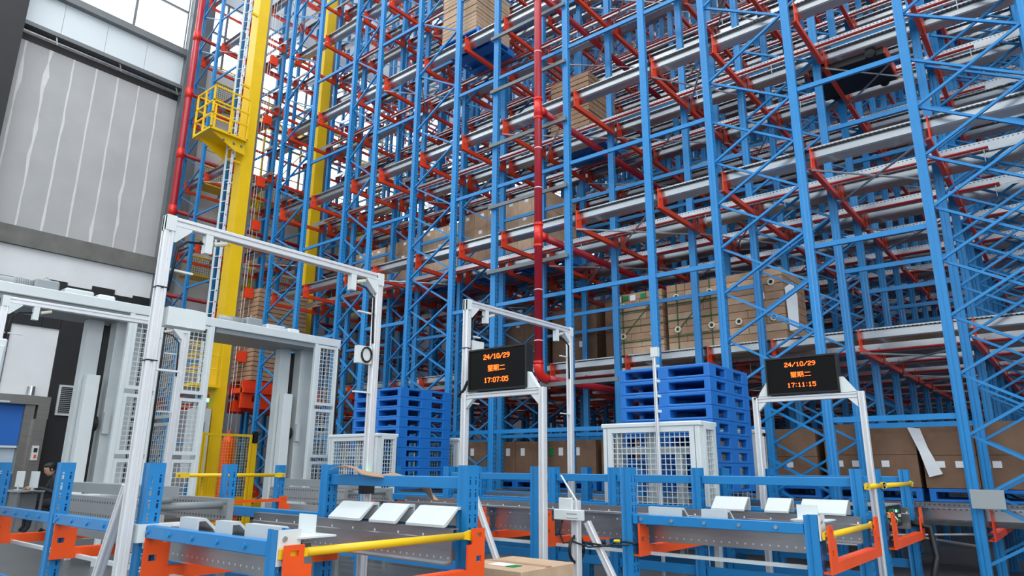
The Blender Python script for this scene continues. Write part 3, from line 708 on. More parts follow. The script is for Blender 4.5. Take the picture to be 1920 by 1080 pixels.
# control electronics standing in the far lane
eb = thing('control_unit', 'black open electronics unit with coloured wires standing in the orange lane end', 'electronics', (-1.62, 7.62, .70))
MB().cells([-.3, .1], [-.36, .36], [0, .2], lambda i, j, k: True).build('housing', 'black', eb, bevel=.01)
MB().box(-.32, .1, -.38, .38, .2, .21).build('top_cover', 'midgrey', eb)
rr = random.Random(4)
for k in range(14):
    y, z = rr.uniform(-.3, .3), rr.uniform(.03, .17)
    MB().box(.1, .118, y - .02, y + .02, z - .013, z + .013).build('relay', rr.choice(['midgrey', 'screen', 'greenst', 'paper']), eb)
for k, m in enumerate(('yellow', 'glowred', 'strapg', 'paper')):
    MB().pipe([(.11, -.3 + .05 * k, .15), (.15, -.26 + .05 * k, .08), (.12, -.2 + .06 * k, .03)], .006, 6).build('wire', m, eb)  # the red wire is given a glowing material, though it is no lamp
MB().rod((.11, .05, .15), (.122, .05, .15), .012, 8).build('status_led', 'green', eb)
ch = thing('cable_hose', 'thick black corrugated hose curving down below the electronics unit', 'hose')
MB().pipe([(-1.5, 8.15, .72), (-1.33, 8.22, .68), (-1.3, 8.2, .4), (-1.33, 8.0, .2), (-1.36, 7.7, .17), (-1.4, 7.4, .2), (-1.6, 7.0, .22)], .03, 10).build('hose', 'rubber', ch, smooth=True)

# ------------------------------------------------------------------ aluminium portals
def alu_profile(w_, d_, s=.01, dep=.012):
    a, b = w_ / 2, d_ / 2; c = .004
    q = [(a - c, -b), (a, -b + c), (a, -s), (a - dep, -s), (a - dep, s), (a, s), (a, b - c), (a - c, b), (s, b), (s, b - dep), (-s, b - dep), (-s, b), (-a + c, b), (-a, b - c), (-a, s), (-a + dep, s), (-a + dep, -s), (-a, -s), (-a, -b + c), (-a + c, -b), (-s, -b), (-s, -b + dep), (s, -b + dep), (s, -b)]
    return q
def alu(name, p, q, parent, w_=.08, d_=.08, ref=(1, 0, 0), mm='alu'):
    p, q = Vector(p), Vector(q); dv = (q - p); r_ = Vector(ref); dn = dv.normalized()
    u = (r_ - dn * r_.dot(dn)).normalized(); v = dn.cross(u)
    return MB().prism(alu_profile(w_, d_), p, u, v, dv).build(name, mm, parent)
def sensor(parent, x, y, z, dy=1):
    s_ = MB().box(x - .02, x + .02, y, y + dy * .05, z - .1, z + .02).build('sensor_bracket', 'white', parent)
    MB().rod((x + .0, y + dy * .05, z - .03), (x + .0, y + dy * .12, z - .06), .018, 10).build('photo_sensor', 'tube', s_)
    return s_
def portal(label, x, y0, y1, z, feet=True, w_=.062):
    t = thing('gauge_portal', label, 'frame', (x, y0, 0)); L = y1 - y0
    alu('leg', (0, 0, 0), (0, 0, z), t, w_, w_); alu('leg', (0, L, 0), (0, L, z), t, w_, w_)
    alu('top_beam', (0, w_ / 2, z - w_ / 2), (0, L - w_ / 2, z - w_ / 2), t, w_, w_)
    for y, s_ in ((w_ / 2, 1), (L - w_ / 2, -1)):
        MB().prism([(0, 0), (.11 * s_, 0), (.11 * s_, -.012), (.012 * s_, -.11), (0, -.11)], (-.03, y, z - w_), (0, 1, 0), (0, 0, 1), (.06, 0, 0)).build('corner_bracket', 'white', t)
        MB().box(-w_ / 2 - .001, w_ / 2 + .006, y - s_ * w_, y, z - .1, z + .004).build('end_cap', 'white', t)
        for zz in (z - .35, z - 1.0): MB().box(-.012, .012, y, y + s_ * .16, zz - .006, zz + .006).build('sensor_arm', 'white', t)
    for y, s_ in ((.24, 1), (L - .3, -1)):
        MB().box(-.02, .03, y, y + .05, z - w_ - .13, z - w_).build('sensor_bracket', 'white', t)
        MB().rod((0, y + .07, z - w_ - .05), (0, y + .16, z - w_ - .02), .016, 8).build('photo_sensor', 'tube', t)
    MB().pipe([(.02, w_ / 2 + .01, z - .5), (.03, w_ / 2 + .03, z - .2), (.0, w_ / 2 + .1, z - .14), (-.01, w_ / 2 + .22, z - .12)], .009, 6).build('cable', 'rubber', t, smooth=True)
    MB().pipe([(.02, L - w_ / 2 - .01, z - .6), (.03, L - w_ / 2 - .03, z - .22), (.0, L - w_ / 2 - .1, z - .14), (-.01, L - w_ / 2 - .22, z - .12)], .009, 6).build('cable', 'rubber', t, smooth=True)
    for zz in (z - .48, z - .95): MB().box(-w_ / 2 - .003, w_ / 2 + .003, -w_ / 2 - .003, w_ / 2 + .003, zz - .004, zz + .004).build('cable_tie', 'rubber', t)
    for y in (0, L): MB().box(-.08, .08, y - .08, y + .08, 0, .012).build('foot_plate', 'galvp', t)
    return t
p1 = portal('tallest looking white aluminium portal frame spanning the nearest conveyor lane', -4.42, 1.84, 3.6, 2.80)
alu('brace', (-.06, 0, 1.1), (-.56, 0, .0), p1, .05, .05, (0, 1, 0)); 
MB().box(-.05, .05, .05, .3, 2.08, 2.2).build('side_box', 'white', p1); MB().box(-.05, .05, .05, .4, .78, .88).build('name_plate', 'white', p1)
MB().box(-.03, .02, 1.58, 1.72, 2.03, 2.17).build('light_box', 'white', p1)
MB().pipe([(.03, 1.66 + .05 * math.cos(a * .5), 2.1 + .06 * math.sin(a * .5)) for a in range(14)], .008, 6).build('cable_coil', 'rubber', p1, smooth=True)
ls = MB().box(.03, .1, 1.66, 1.76, 1.02, 1.16).build('laser_sensor', 'black', p1)
MB().rod((.1, 1.73, 1.1), (.115, 1.73, 1.1), .018, 8).build('laser_eye', 'amber', ls); MB().box(.05, .08, 1.69, 1.74, 1.16, 1.175).build('status_led', 'green', ls)
p2 = portal('narrow white aluminium portal frame beside the date display, over the middle lane', -4.5, 4.79, 6.55, 2.82)
alu('brace', (.06, 0, 1.15), (.66, 0, 0), p2, .045, .045, (0, 1, 0))
MB().box(-.05, .05, .04, .2, 2.27, 2.42).build('side_box', 'white', p2)
p0 = portal('white aluminium portal frame in front of the leftmost lift, at the left edge', -7.9, 1.87, 3.63, 2.80)

# post with light barrier boxes in front of the middle lane
so = thing('sensor_post', 'short aluminium post with two white boxes and a cable coil by the middle lane', 'post', (-3.27, 4.82, 0))
alu('post', (0, 0, 0), (0, 0, .97), so, .062, .062); alu('brace', (.04, .1, .8), (.5, .1, 0), so, .05, .05, (0, 1, 0))
MB().box(-.13, .0, -.06, -.04, .90, .99).build('junction_box', 'white', so, bevel=.004); bx = MB().box(-.17, .11, -.075, -.04, .82, .90).build('junction_box', 'white', so, bevel=.004)
MB().box(-.04, .06, -.078, -.074, .868, .873).build('print_line', 'midgrey', bx); MB().box(-.04, .07, -.078, -.074, .836, .84).build('print_line', 'midgrey', bx)
MB().bar((-.4, .36, 1.16), (-.01, .04, .95), .014, .01).build('link_bar', 'white', so)
MB().pipe([(0, .1 * math.cos(a * .45), .6 + .1 * math.sin(a * .45)) for a in range(-1, 16)], .012, 6).build('cable_coil', 'rubber', so, smooth=True)
MB().pipe([(-.1, -.05, .82), (-.13, -.05, .72), (-.1, -.04, .64), (0, -.05, .66), (.1, .02, .62), (.3, .12, .64), (.42, .1, .65)], .007, 6).build('cable', 'rubber', so, smooth=True)
alu('stub', (-.5, .1, .18), (0, .1, .22), so, .05, .05, (0, 0, 1))
# signal cable wrapped round the blue post
bc = thing('signal_cable', 'thin black and blue cable tied round the blue post of the middle lane', 'cable')
MB().pipe([(-3.2, 4.8, .66), (-3.05, 4.92, .63), (-2.98, 4.96, .665), (-2.9, 4.955, .67), (-2.83, 4.97, .66), (-2.83, 5.1, .64)], .008, 6).build('cable', 'rubber', bc, smooth=True)
MB().rod((-3.0, 4.955, .668), (-2.95, 4.952, .672), .012, 8).build('cable_marker', 'yellow', bc)

# ------------------------------------------------------------------ date displays
GL = {'0': "01110 10001 10001 10001 10001 10001 01110", '1': "00100 01100 00100 00100 00100 00100 01110", '2': "01110 10001 00001 00110 01000 10000 11111", '4': "00010 00110 01010 10010 11111 00010 00010",
      '5': "11111 10000 11110 00001 00001 10001 01110", '7': "11111 00001 00010 00010 00100 00100 00100", '9': "01110 10001 10001 01111 00001 00010 01100", '/': "00001 00001 00010 00100 01000 10000 10000", ':': "000 010 000 000 000 010 000"}
CJK = {'xing': "0111111111110 0100000000010 0111111111110 0100000000010 0111111111110 0001001000000 0011111111110 0110001000000 0001111111100 0000001000000 0111111111110 0000000000000",
       'qi': "0100100111110 1111110100010 0100100100010 0111100111110 0100100100010 0111100100010 0100100111110 1111110100010 0010100100010 0100010100010 1000011000110 0000000000000",
       'er': "0000000000000 0000000000000 0111111111110 0000000000000 0000000000000 0000000000000 0000000000000 0000000000000 0000000000000 1111111111111 0000000000000 0000000000000"}
def led_text(t, rows, wd, ht):
    px = ht * .0178
    def dots(name, chars, zc, p_):
        bms = [(GL[c] if c in GL else CJK[c]).split() for c in chars]; tw = sum(len(b[0]) + 1 for b in bms) - 1; nr = len(bms[0])
        x = -tw * p_ / 2; mb = MB()
        for b in bms:
            for r_, row in enumerate(b):
                for c_, ch_ in enumerate(row):
                    if ch_ == '1':
                        xx, zz = x + c_ * p_, zc + (nr / 2 - r_) * p_
                        mb.box(xx, xx + p_ * .96, -.004, 0, zz - p_ * .96, zz)
            x += (len(b[0]) + 1) * p_ * 1.0
        o = mb.build(name, 'led', t); o['kind'] = 'stuff'
    for name, chars, zf_, k in rows: dots(name, chars, ht * zf_, px * k)
def display(label, x0, x1, y, z0, z1, time_):
    t = thing('date_display', label, 'display', ((x0 + x1) / 2, y, z0)); w_ = (x1 - x0) / 2; h = z1 - z0
    MB().cells([-w_, -w_ + .015, w_ - .015, w_], [0, .012, .09], [0, .015, h - .015, h], lambda i, j, k: not (j == 0 and i == 1 and k == 1)).build('housing', 'black', t)
    sc_ = MB().box(-w_ + .015, w_ - .015, .006, .012, .015, h - .015).build('screen', 'screen', t)
    hold = bpy.data.objects.new('led_text', None)
    led = [('date_text', list('24/10/29'), .79, .95), ('weekday_text', ['xing', 'qi', 'er'], .51, .72), ('time_text', list(time_), .24, .95)]
    led_text(t, led, w_, h)
    for o in t.children:
        if o.name.startswith(('date_text', 'weekday_text', 'time_text')): o.location = (-.01 * w_, .006, 0)
    bpy.data.objects.remove(hold)
    MB().pipe([(-w_ + .02, .05, .12), (-w_ - .04, .04, .1), (-w_ - .07, .03, .03), (-w_ - .13, .02, -.03)], .014, 8).build('cable', 'rubber', t, smooth=True)
def stand(label, x0, x1, y, z):
    t = thing('display_stand', label, 'stand', ((x0 + x1) / 2, y, 0)); w_ = (x1 - x0) / 2
    alu('leg', (-w_, 0, 0), (-w_, 0, z), t, .05, .06); alu('leg', (w_, 0, 0), (w_, 0, z), t, .05, .06)
    alu('top_beam', (-w_ + .03, 0, z - .03), (w_ - .03, 0, z - .03), t, .05, .05, (0, 1, 0))
    for s_ in (-1, 1):
        MB().prism([(0, 0), (-.13 * s_, 0), (-.13 * s_, .14), (-.1 * s_, .14)], (s_ * (w_ - .03), -.025, z - .002), (1, 0, 0), (0, 0, 1), (0, .05, 0)).build('gusset', 'white', t)
        MB().prism([(0, 0), (-.08 * s_, 0), (0, -.08)], (s_ * (w_ - .03), -.02, z - .056), (1, 0, 0), (0, 0, 1), (0, .04, 0)).build('corner_bracket', 'white', t)
        MB().box(s_ * w_ - .08, s_ * w_ + .08, -.08, .08, 0, .012).build('foot_plate', 'galvp', t)
    return t
s1 = stand('pale aluminium stand carrying the left date display, its right leg in front of the lane', -4.27, -3.40, 4.55, 1.87)
display('black date display left of the red riser showing 17:07:05', -4.21, -3.54, 4.51, 1.875, 2.25, '17:07:05')
s2 = stand('pale aluminium stand carrying the right date display beside the blue post', -2.40, -1.46, 6.65, 1.90)
display('black date display on the right showing 17:11:15', -2.27, -1.62, 6.61, 1.905, 2.255, '17:11:15')

# ------------------------------------------------------------------ pallet lifts (grey gantries with mesh guards)
def grid_mesh(w_, h, p_=.05, t=.007):
    """welded wire panel in the y-z plane"""
    mb = MB(); n = max(1, round(w_ / p_)); m = max(1, round(h / p_))
    for i in range(n + 1): mb.box(-t / 2, t / 2, i * w_ / n - t / 2, i * w_ / n + t / 2, 0, h)
    for k in range(m + 1): mb.box(-t / 2 + .001, t / 2 + .001, 0, w_, k * h / m - t / 2, k * h / m + t / 2)
    return mb
def guard(t, o, w_, h, ax, p_=.05, fr=.045, m='white', name='guard_panel'):
    """framed wire guard; ax 'y' = panel lies in the y-z plane, 'x' = x-z plane"""
    f = MB().cells([-.02, .02], [0, fr, w_ - fr, w_], [0, fr, h - fr, h], lambda i, j, k: j != 1 or k != 1).build(name, m, t, o)
    g_ = grid_mesh(w_ - 2 * fr, h - 2 * fr, p_).build('wire_mesh', m, f, (0, fr, fr)); g_['kind'] = 'stuff'
    if ax == 'x': f.rotation_euler = (0, 0, R(-90))
    return f
def lift(label, y0, y1):
    t = thing('pallet_lift', label, 'pallet lift', (-9.7, y0, 0)); W_ = y1 - y0; zt = 3.34; dpt = .95
    MB().box(-dpt, 0, 0, W_, zt - .13, zt).build('top_frame', 'white', t, bevel=.008)
    MB().box(-dpt + .05, -.04, .5, W_ - .5, zt - .2, zt - .13).build('film_cover', 'midgrey', t)
    for ya, yb in ((0, .46), (W_ - .5, W_)):
        for y in (ya, yb - .06):
            MB().box(-.07, 0, y, y + .06, .0, zt - .13).build('corner_post', 'white', t, bevel=.005)
            MB().box(-dpt, -dpt + .07, y, y + .06, 0, zt - .13).build('corner_post', 'white', t, bevel=.005)
        for za, zb in ((2.2, 3.2), (1.36, 2.14), (.75, 1.3)):
            guard(t, (-.025, ya + .06, za), yb - ya - .12, zb - za, 'y', .065)
    for za, zb in ((1.86, 3.2), (.75, 1.8)):
        guard(t, (-dpt + .07, -.0 + .02, za), dpt - .14, zb - za, 'x', .065).rotation_euler = (0, 0, R(-90))
        guard(t, (-dpt + .07, W_ - .02, za), dpt - .14, zb - za, 'x', .065).rotation_euler = (0, 0, R(-90))
    # lifting masts inside, with chain
    MB().box(-.68, -.52, W_ - .82, W_ - .62, .3, zt - .2).build('guide_mast', 'grey', t, bevel=.006)
    MB().box(-.62, -.4, W_ - .5, W_ - .14, .3, zt - .2).build('lift_mast', 'grey', t, bevel=.006)
    MB().box(-.6, -.55, W_ - .6, W_ - .53, .4, zt - .25).build('lift_chain', 'rubber', t)
    MB().box(-.5, -.36, W_ - .78, W_ - .62, .6, 2.38).build('fork_arm', 'white', t, bevel=.006)
    MB().rod((-.48, W_ - .61, 1.75), (-.48, W_ - .55, 1.75), .1, 14).build('chain_wheel', 'rubber', t)
    MB().box(-.4, -.36, W_ - .5, W_ - .42, 1.62, 1.9).build('wheel_plate', 'grey', t)
    MB().box(-.62, -.1, W_ - .8, W_ - .1, .62, .86).build('lift_base', 'white', t, bevel=.01)
    # drive units on the roof
    dr = MB().pipe([(-.5, .75, zt + .09), (-.5, 1.15, zt + .09)], .085, 14).build('drive_motor', 'midgrey', t, smooth=True)
    for k in range(7): MB().pipe([(-.5, .95 + k * .025, zt + .09), (-.5, .96 + k * .025, zt + .09)], .095, 14).build('cooling_fin', 'midgrey', dr)
    gb = MB().cells([-.6, -.38], [1.16, 1.44], [zt, zt + .2], lambda i, j, k: True).build('gear_box', 'midgrey', t, bevel=.02)
    MB().pipe([(-.49, 1.3 + .03 * math.cos(a), zt + .22 + .03 * math.sin(a)) for a in [R(q) for q in range(0, 360, 40)]], .008, 6).build('lifting_eye', 'galvp', gb)
    MB().cells([-.6, -.35], [1.5, 1.85], [zt, zt + .14], lambda i, j, k: True).build('chain_cover', 'grey', t, bevel=.02); MB().cells([-.6, -.35], [1.9, 2.12], [zt, zt + .13], lambda i, j, k: True).build('chain_cover', 'white', t, bevel=.02)
    MB().cells([-.5, -.25], [.1, .34], [zt, zt + .12], lambda i, j, k: True).build('chain_cover', 'white', t, bevel=.02)
    MB().pipe([(.01, W_ - .02, 1.0), (.015, W_ - .03, zt - .2), (-.1, W_ - .04, zt + .02), (-.4, W_ - .1, zt + .03)], .016, 8).build('cable', 'rubber', t, smooth=True)
    return t
lift('grey pallet lift with mesh guards standing in front of the yellow crane mast', 4.44, 7.16)
lift('grey pallet lift with drives on its roof at the left edge, near the black wall', 1.5, 4.21)
def chain_conveyor(label, x0, x1, y0, y1, z):
    t = thing('transfer_conveyor', label, 'conveyor', ((x0 + x1) / 2, y0, 0)); w_ = (x1 - x0) / 2
    M_ = 'convgrey'
    MB().box(-w_, w_, 0, .05, z - .17, z).build('side_frame', M_, t); MB().box(-w_, w_, y1 - y0 - .05, y1 - y0, z - .17, z).build('side_frame', M_, t)
    MB().box(-w_ + .1, w_, .05, .2, z + .02, z + .1).build('motor_cover', 'midgrey', t)
    for x in (-w_ + .1, 0, w_ - .1): MB().rod((x, .05, z - .05), (x, y1 - y0 - .05, z - .05), .028, 12).build('roller', 'midgrey', t, smooth=True)
    MB().box(-w_, w_ + .2, -.05, .0, z - .3, z - .2).build('cable_tray', 'midgrey', t)
    for x in (-w_ + .06, w_ - .06):
        for y in (.02, y1 - y0 - .02): MB().box(x - .03, x + .03, y - .02, y + .02, 0, z - .17).build('leg', 'midgrey', t)
M['convgrey'] = holes(mat('conveyor_grey', srgb(150, 154, 155), .45, .2, .04, 4), 0, 2, (.93, .83), .05, .4, .008, (.06, .06, .06, 1), 1)
chain_conveyor('grey punched chain conveyor at the foot of the left pallet lift', -7.2, -5.3, 2.35, 3.0, .97)
chain_conveyor('grey punched chain conveyor at the foot of the pallet lift by the yellow mast', -8.5, -6.9, 5.3, 6.05, .96)

# ------------------------------------------------------------------ mesh cages round the pallet stacks
def cage(label, x0, x1, y0, y1, z0, z1):
    t = thing('mesh_cage', label, 'cage', (x0, y0, 0)); w_, d_ = x1 - x0, y1 - y0
    guard(t, (.05, 0, z0), w_ - .1, z1 - z0 - .04, 'x', .055, .06).rotation_euler = (0, 0, R(-90))
    guard(t, (w_, .05, z0), d_ - .07, z1 - z0 - .04, 'y', .055, .04)
    guard(t, (0, .05, z0), d_ - .07, z1 - z0 - .04, 'y', .055, .04)
    for x in (0, w_ - .06):
        for y in (0, d_ - .05): MB().box(x, x + .06, y - .02, y + .05, 0, z1 - .04).build('corner_post', 'white', t, bevel=.005)
    MB().box(-.02, w_ + .02, -.03, d_ + .02, z1 - .05, z1).build('top_plate', 'white', t, bevel=.01)
    MB().box(.1, w_ - .1, .14, .2, z1 - .32, z1 - .24).build('beam', 'grey', t); MB().box(w_ * .4, w_ * .5, .13, .2, z0 + .1, z1 - .1).build('mast', 'grey', t); MB().box(w_ * .7, w_ * .76, .13, .2, z0 + .1, z1 - .3).build('cylinder', 'grey', t)
    MB().box(.12, w_ - .12, .1, .3, z0 - .2, z0 + .06).build('drive_block', 'midgrey', t)
    return t
cage('white wire mesh cage in front of the right pallet stack', -4.03, -2.92, 6.5, 6.85, .78, 1.69)
cage('narrow white wire mesh cage beyond the right pallet stack', -4.1, -2.98, 8.34, 8.43, .78, 1.69)
cage('white wire mesh cage in front of the left pallet stack', -8.9, -7.78, 6.5, 6.85, .78, 1.69)
cage('narrow white wire mesh cage beyond the left pallet stack', -9.0, -7.94, 8.34, 8.43, .78, 1.69)
for x, lab in ((-3.36, 'thin aluminium upright rod standing over the right mesh cage'), (-7.93, 'thin aluminium upright rod standing over the left mesh cage')):
    t = thing('gauge_rod', lab, 'rod', (x, 6.45, 0))
    alu('rod', (0, 0, 0), (0, 0, 2.42), t, .03, .03)
    MB().box(-.03, .05, -.02, .03, 2.36, 2.46).build('head_bracket', 'white', t)
    for k in range(4): MB().box(.02, .05, -.01, .02, 2.26 - .155 * k - .012, 2.26 - .155 * k + .012).build('clip', 'white', t)

# ------------------------------------------------------------------ smaller things
cs = thing('cardboard_sheet', 'torn brown cardboard sheet lying over the blue guard rail', 'cardboard', (-4.2, 3.28, 1.17))
pts = []
for i in range(9):
    for j in range(5):
        x = -.14 + i * .095; y = -.1 + j * .05
        z = .012 + .03 * math.sin(i * .9 + j * .5) * (1 - i / 14) + (.02 if i < 4 else 0) - max(0, i - 5) * .042 * (1.5 if j > 2 else .6)
        if i > 5: y += .13 + .02 * (i - 5)
        pts.append((x, y, z))
MB().add(pts, [(i * 5 + j, (i + 1) * 5 + j, (i + 1) * 5 + j + 1, i * 5 + j + 1) for i in range(8) for j in range(4)]).build('sheet', 'card', cs)
cs.children[0].modifiers.new('thick', 'SOLIDIFY').thickness = .006
cb_ = thing('carton_box', 'taped brown carton with white and green label on the floor between the lanes', 'carton', (-3.22, 4.0, 0))
MB().cells([-.28, .28], [-.3, .3], [0, .575], lambda i, j, k: True).build('box', 'cardlight', cb_, bevel=.006)
MB().box(-.28, .28, -.03, .03, .575, .578).build('tape', 'card', cb_); MB().box(-.1, .06, -.2, -.08, .576, .58).build('label_sheet', 'paper', cb_); MB().box(.06, .13, -.2, -.1, .576, .58).build('sticker', 'greenst', cb_)
sg = thing('blank_sign', 'blank grey sign plate fixed to the rightmost blue upright', 'sign', (-.82, 8.36, .96))
MB().box(-.14, .14, -.01, .0, -.09, .09).build('plate', 'signgrey', sg); MB().box(-.05, .05, 0, .05, -.06, .06).build('bracket', 'galvp', sg)

# yellow guard fence with mesh and the red cylinder behind it, beside the crane foot
fe = thing('guard_fence', 'yellow framed mesh fence at the foot of the yellow crane mast', 'fence', (-14.0, 7.1, 0))
for k, (a, b) in enumerate(((0, 1.08),)):
    f = MB().cells([-.02, .02], [a, a + .04, b - .04, b], [.05, .1, 1.83, 1.88], lambda i, j, k: j != 1 or k != 1).build('frame', 'yellow', fe)
    g_ = grid_mesh(b - a - .08, 1.73, .06, .005).build('wire_mesh', 'yellow', f, (0, a + .04, .1)); g_['kind'] = 'stuff'
MB().box(-.04, .04, 1.1, 1.2, 0, 1.9).build('post', 'yellow', fe); MB().box(-.04, .04, -.1, -.02, 0, 1.9).build('post', 'yellow', fe)
MB().box(-.05, .05, 1.1, 1.2, 1.7, 1.95).build('latch', 'black', fe)
cy = tag(lathe([(.13, 0), (.14, .03), (.14, 1.75), (.1, 1.87), (.03, 1.9), (.03, 1.98)], 16).build('gas_cylinder', 'redorange', None, (-14.6, 7.98, 0), smooth=False), 'orange red cylinder standing behind the yellow mesh fence', 'cylinder')

# yellow maintenance walkway high on the left wall, behind the rack
wk = thing('maintenance_walkway', 'yellow railed walkway with black mesh high on the left wall', 'walkway', (-20.9, 9.2, 0))
for z in (6.9, 9.9, 12.9):
    MB().box(0, .62, 0, 9, z - .05, z).build('deck', 'yellow', wk)
    for h in (.55, 1.1): MB().rod((.6, 0, z + h), (.6, 9, z + h), .022, 8).build('hand_rail', 'yellow', wk)
    for k in range(10): MB().rod((.6, k, z), (.6, k, z + 1.1), .02, 8).build('rail_post', 'yellow', wk)
    g_ = grid_mesh(8.9, .5, .07, .008).build('wire_mesh', 'black', wk, (.6, 0, z + .02)); g_['kind'] = 'stuff'
for z in (3.9, 6.9, 9.9):
    for k in range(0, 8, 2):
        MB().bar((.58, k, z), (.58, k + 2, z + 3), .05, .03).build('brace', 'yellow', wk)
    for k in range(0, 10, 2): MB().box(.55, .61, k - .03, k + .03, z, z + 3).build('post', 'yellow', wk)

# white cabinet at the left edge
cbn = thing('control_cabinet', 'white control cabinet with a small camera on top at the left edge', 'cabinet', (-7.1, 1.47, 0))
MB().box(-.35, .35, -.35, .2, .0, 2.22).build('body', 'white', cbn, bevel=.01)
MB().box(.35, .37, -.33, .18, .1, 2.16).build('door', 'white', cbn, bevel=.004)
MB().rod((.2, .05, 2.27), (.34, .1, 2.27), .04, 12).build('camera', 'grey', cbn); MB().box(.05, .2, .0, .08, 2.22, 2.3).build('camera_bracket', 'galvp', cbn)

# desk with monitors and the seated person
dk = thing('desk', 'narrow grey office desk against the black wall', 'desk', (-15.0, 4.42, 0))
MB().box(-.35, .35, -.22, .2, .74, .77).build('top', 'midgrey', dk)
for x in (-.31, .31):
    for y in (-.19, .17): MB().box(x - .02, x + .02, y - .02, y + .02, 0, .74).build('leg', 'darksteel', dk)
MB().box(-.25, .25, -.18, .12, .35, .72).build('drawer_unit', 'darksteel', dk)
for y, lab in ((4.3, 'thin white monitor standing on the grey desk, further from the person'), (4.4, 'thin white monitor standing on the grey desk, nearer the person')):
    t = thing('monitor', lab, 'monitor', (-15.0 + (.42 if y > 4.35 else 0), y, .77))
    MB().box(-.2, .2, -.012, .012, .05, .33).build('panel', 'white', t, bevel=.005); MB().box(-.18, .18, .012, .014, .07, .31).build('screen', 'screen', t); MB().box(-.08, .08, -.05, .05, 0, .012).build('foot', 'grey', t); MB().box(-.02, .02, -.02, .0, 0, .1).build('neck', 'grey', t)
oc = thing('office_chair', 'dark office chair under the seated person at the desk', 'chair', (-15.0, 4.98, 0))
MB().box(-.22, .22, -.22, .22, .42, .48).build('seat', 'black', oc, bevel=.02); MB().box(-.2, .2, .2, .25, .55, .9).build('backrest', 'black', oc, bevel=.02); MB().rod((0, 0, .1), (0, 0, .42), .03, 8).build('stem', 'darksteel', oc)
for k in range(5):
    a = R(72 * k); MB().bar((0, 0, .1), (.26 * math.cos(a), .26 * math.sin(a), .06), .04, .03).build('foot', 'black', oc); lathe([(.03, 0), (.03, .05)], 8).build('caster', 'rubber', oc, (.26 * math.cos(a), .26 * math.sin(a), 0))
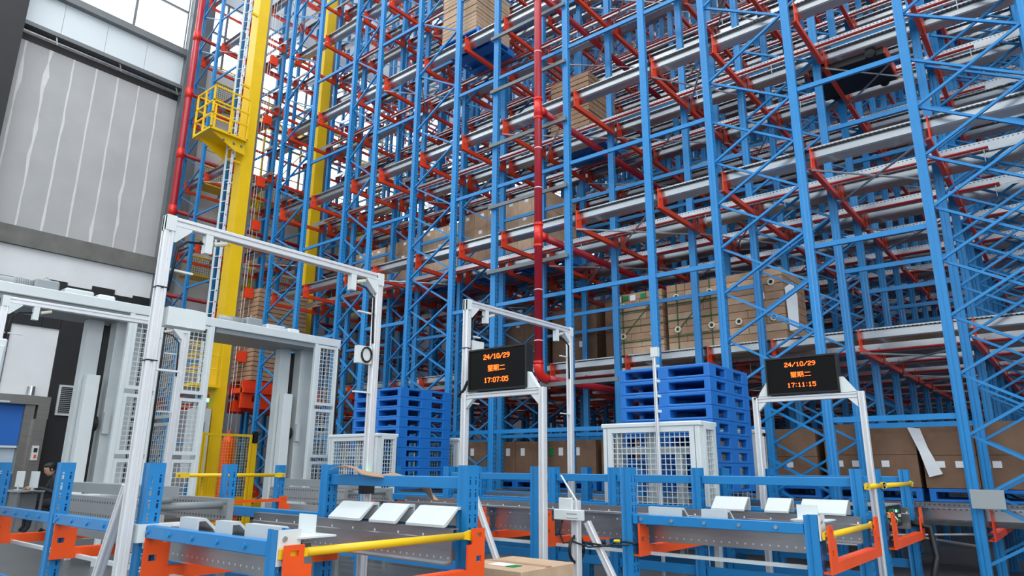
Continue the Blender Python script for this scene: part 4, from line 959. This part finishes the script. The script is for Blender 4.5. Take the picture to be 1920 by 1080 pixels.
def person():
    t = thing('person', 'person in a dark shirt seated at the desk, head bent towards the monitors', 'person', (-15.0, 4.95, 0))
    V = [(0, 0, .55), (0, -.02, .75), (0, -.06, .93), (0, -.12, 1.0), (0, -.16, 1.07),
         (.09, -.06, .53), (.1, -.42, .52), (.1, -.43, .12), (.1, -.5, .05), (-.09, -.06, .53), (-.1, -.42, .52), (-.1, -.43, .12), (-.1, -.5, .05),
         (.18, -.07, .93), (.22, -.14, .72), (.16, -.36, .80), (.12, -.44, .80), (-.18, -.07, .93), (-.22, -.14, .72), (-.16, -.36, .80), (-.12, -.44, .80)]
    E_ = [(0, 1), (1, 2), (2, 3), (3, 4), (0, 5), (5, 6), (6, 7), (7, 8), (0, 9), (9, 10), (10, 11), (11, 12), (2, 13), (13, 14), (14, 15), (15, 16), (2, 17), (17, 18), (18, 19), (19, 20)]
    RD = [.13, .135, .13, .06, .05, .085, .065, .042, .04, .085, .065, .042, .04, .065, .045, .035, .03, .065, .045, .035, .03]
    me = bpy.data.meshes.new('body'); me.from_pydata(V, E_, []); me.materials.append(M['shirt'])
    o = put('body', me, t); sk = o.modifiers.new('skin', 'SKIN'); sk.use_smooth_shade = True
    for i, r_ in enumerate(RD): me.skin_vertices[0].data[i].radius = (r_, r_ * (.8 if i < 3 else 1)); me.skin_vertices[0].data[i].use_root = i == 0
    sb = o.modifiers.new('subdivide', 'SUBSURF'); sb.levels = 1; sb.render_levels = 2
    # head: lofted rings with brow, nose, chin; faces -y, bent down a little
    hd = bpy.data.objects.new('head', None); COL.objects.link(hd)
    n = 16; prof = [(-.11, .035, .03, .01), (-.095, .052, .05, .012), (-.06, .062, .07, .006), (-.02, .068, .082, 0), (.03, .074, .092, 0), (.07, .07, .09, 0), (.1, .052, .07, 0), (.118, .022, .03, 0)]
    vs = []
    for z, a, b, off in prof:
        for k in range(n):
            th = 2 * math.pi * k / n; x, y = a * math.cos(th), b * math.sin(th)
            if abs(th - 1.5 * math.pi) < .3 and -.05 < z < .0: y -= .022
            if abs(th - 1.5 * math.pi) < .3 and z < -.08: y -= .012
            vs.append((x, y - off, z))
    fs = [(i * n + k, i * n + (k + 1) % n, (i + 1) * n + (k + 1) % n, (i + 1) * n + k) for i in range(len(prof) - 1) for k in range(n)] + [tuple(range(n))[::-1], tuple(range((len(prof) - 1) * n, len(prof) * n))]
    bpy.data.objects.remove(hd)
    h = MB().add(vs, fs).build('head', 'skin', t, (0, -.2, 1.13), smooth=True); h.rotation_euler = (R(22), 0, 0)
    hv = []
    for z, a, b, off in ((-.03, .074, .088, -.012), (.03, .08, .098, -.008), (.075, .078, .097, 0), (.108, .058, .077, 0), (.128, .024, .032, 0)):
        for k in range(n):
            th = 2 * math.pi * k / n; y = b * math.sin(th) - off
            if z < .05 and math.sin(th) < -.25: y = max(y, -.03)
            hv.append((a * math.cos(th), y, z))
    MB().add(hv, [(i * n + k, i * n + (k + 1) % n, (i + 1) * n + (k + 1) % n, (i + 1) * n + k) for i in range(4) for k in range(n)] + [tuple(range(4 * n, 5 * n))]).build('hair', 'hair', h, smooth=True)
    for s_ in (-1, 1):
        lathe([(.006, -.02), (.014, -.012), (.016, .008), (.008, .022)], 8).build('ear', 'skin', h, (s_ * .072, .005, -.005))
        lathe([(.003, -.006), (.009, 0), (.003, .006)], 8).build('eye', 'black', h, (s_ * .03, -.078, .012))
        hn = MB().add([(0, 0, 0)], []).v
        pm = MB().pipe([(s_ * .12, -.42, .80), (s_ * .115, -.47, .80), (s_ * .11, -.5, .795)], [.028, .036, .03], 8)
        p_ = pm.build('hand', 'skin', t, smooth=True)
        for q in range(4): MB().pipe([(s_ * (.085 + .018 * q), -.495, .8), (s_ * (.085 + .018 * q), -.535, .795), (s_ * (.085 + .018 * q), -.55, .78)], [.009, .008, .006], 6).build('finger', 'skin', p_, smooth=True)
        MB().pipe([(s_ * .085, -.46, .8), (s_ * .06, -.49, .795), (s_ * .058, -.51, .785)], [.01, .009, .007], 6).build('thumb', 'skin', p_, smooth=True)
    MB().box(-.018, .018, -.088, -.08, -.062, -.056).build('mouth', 'barred', h)
person()
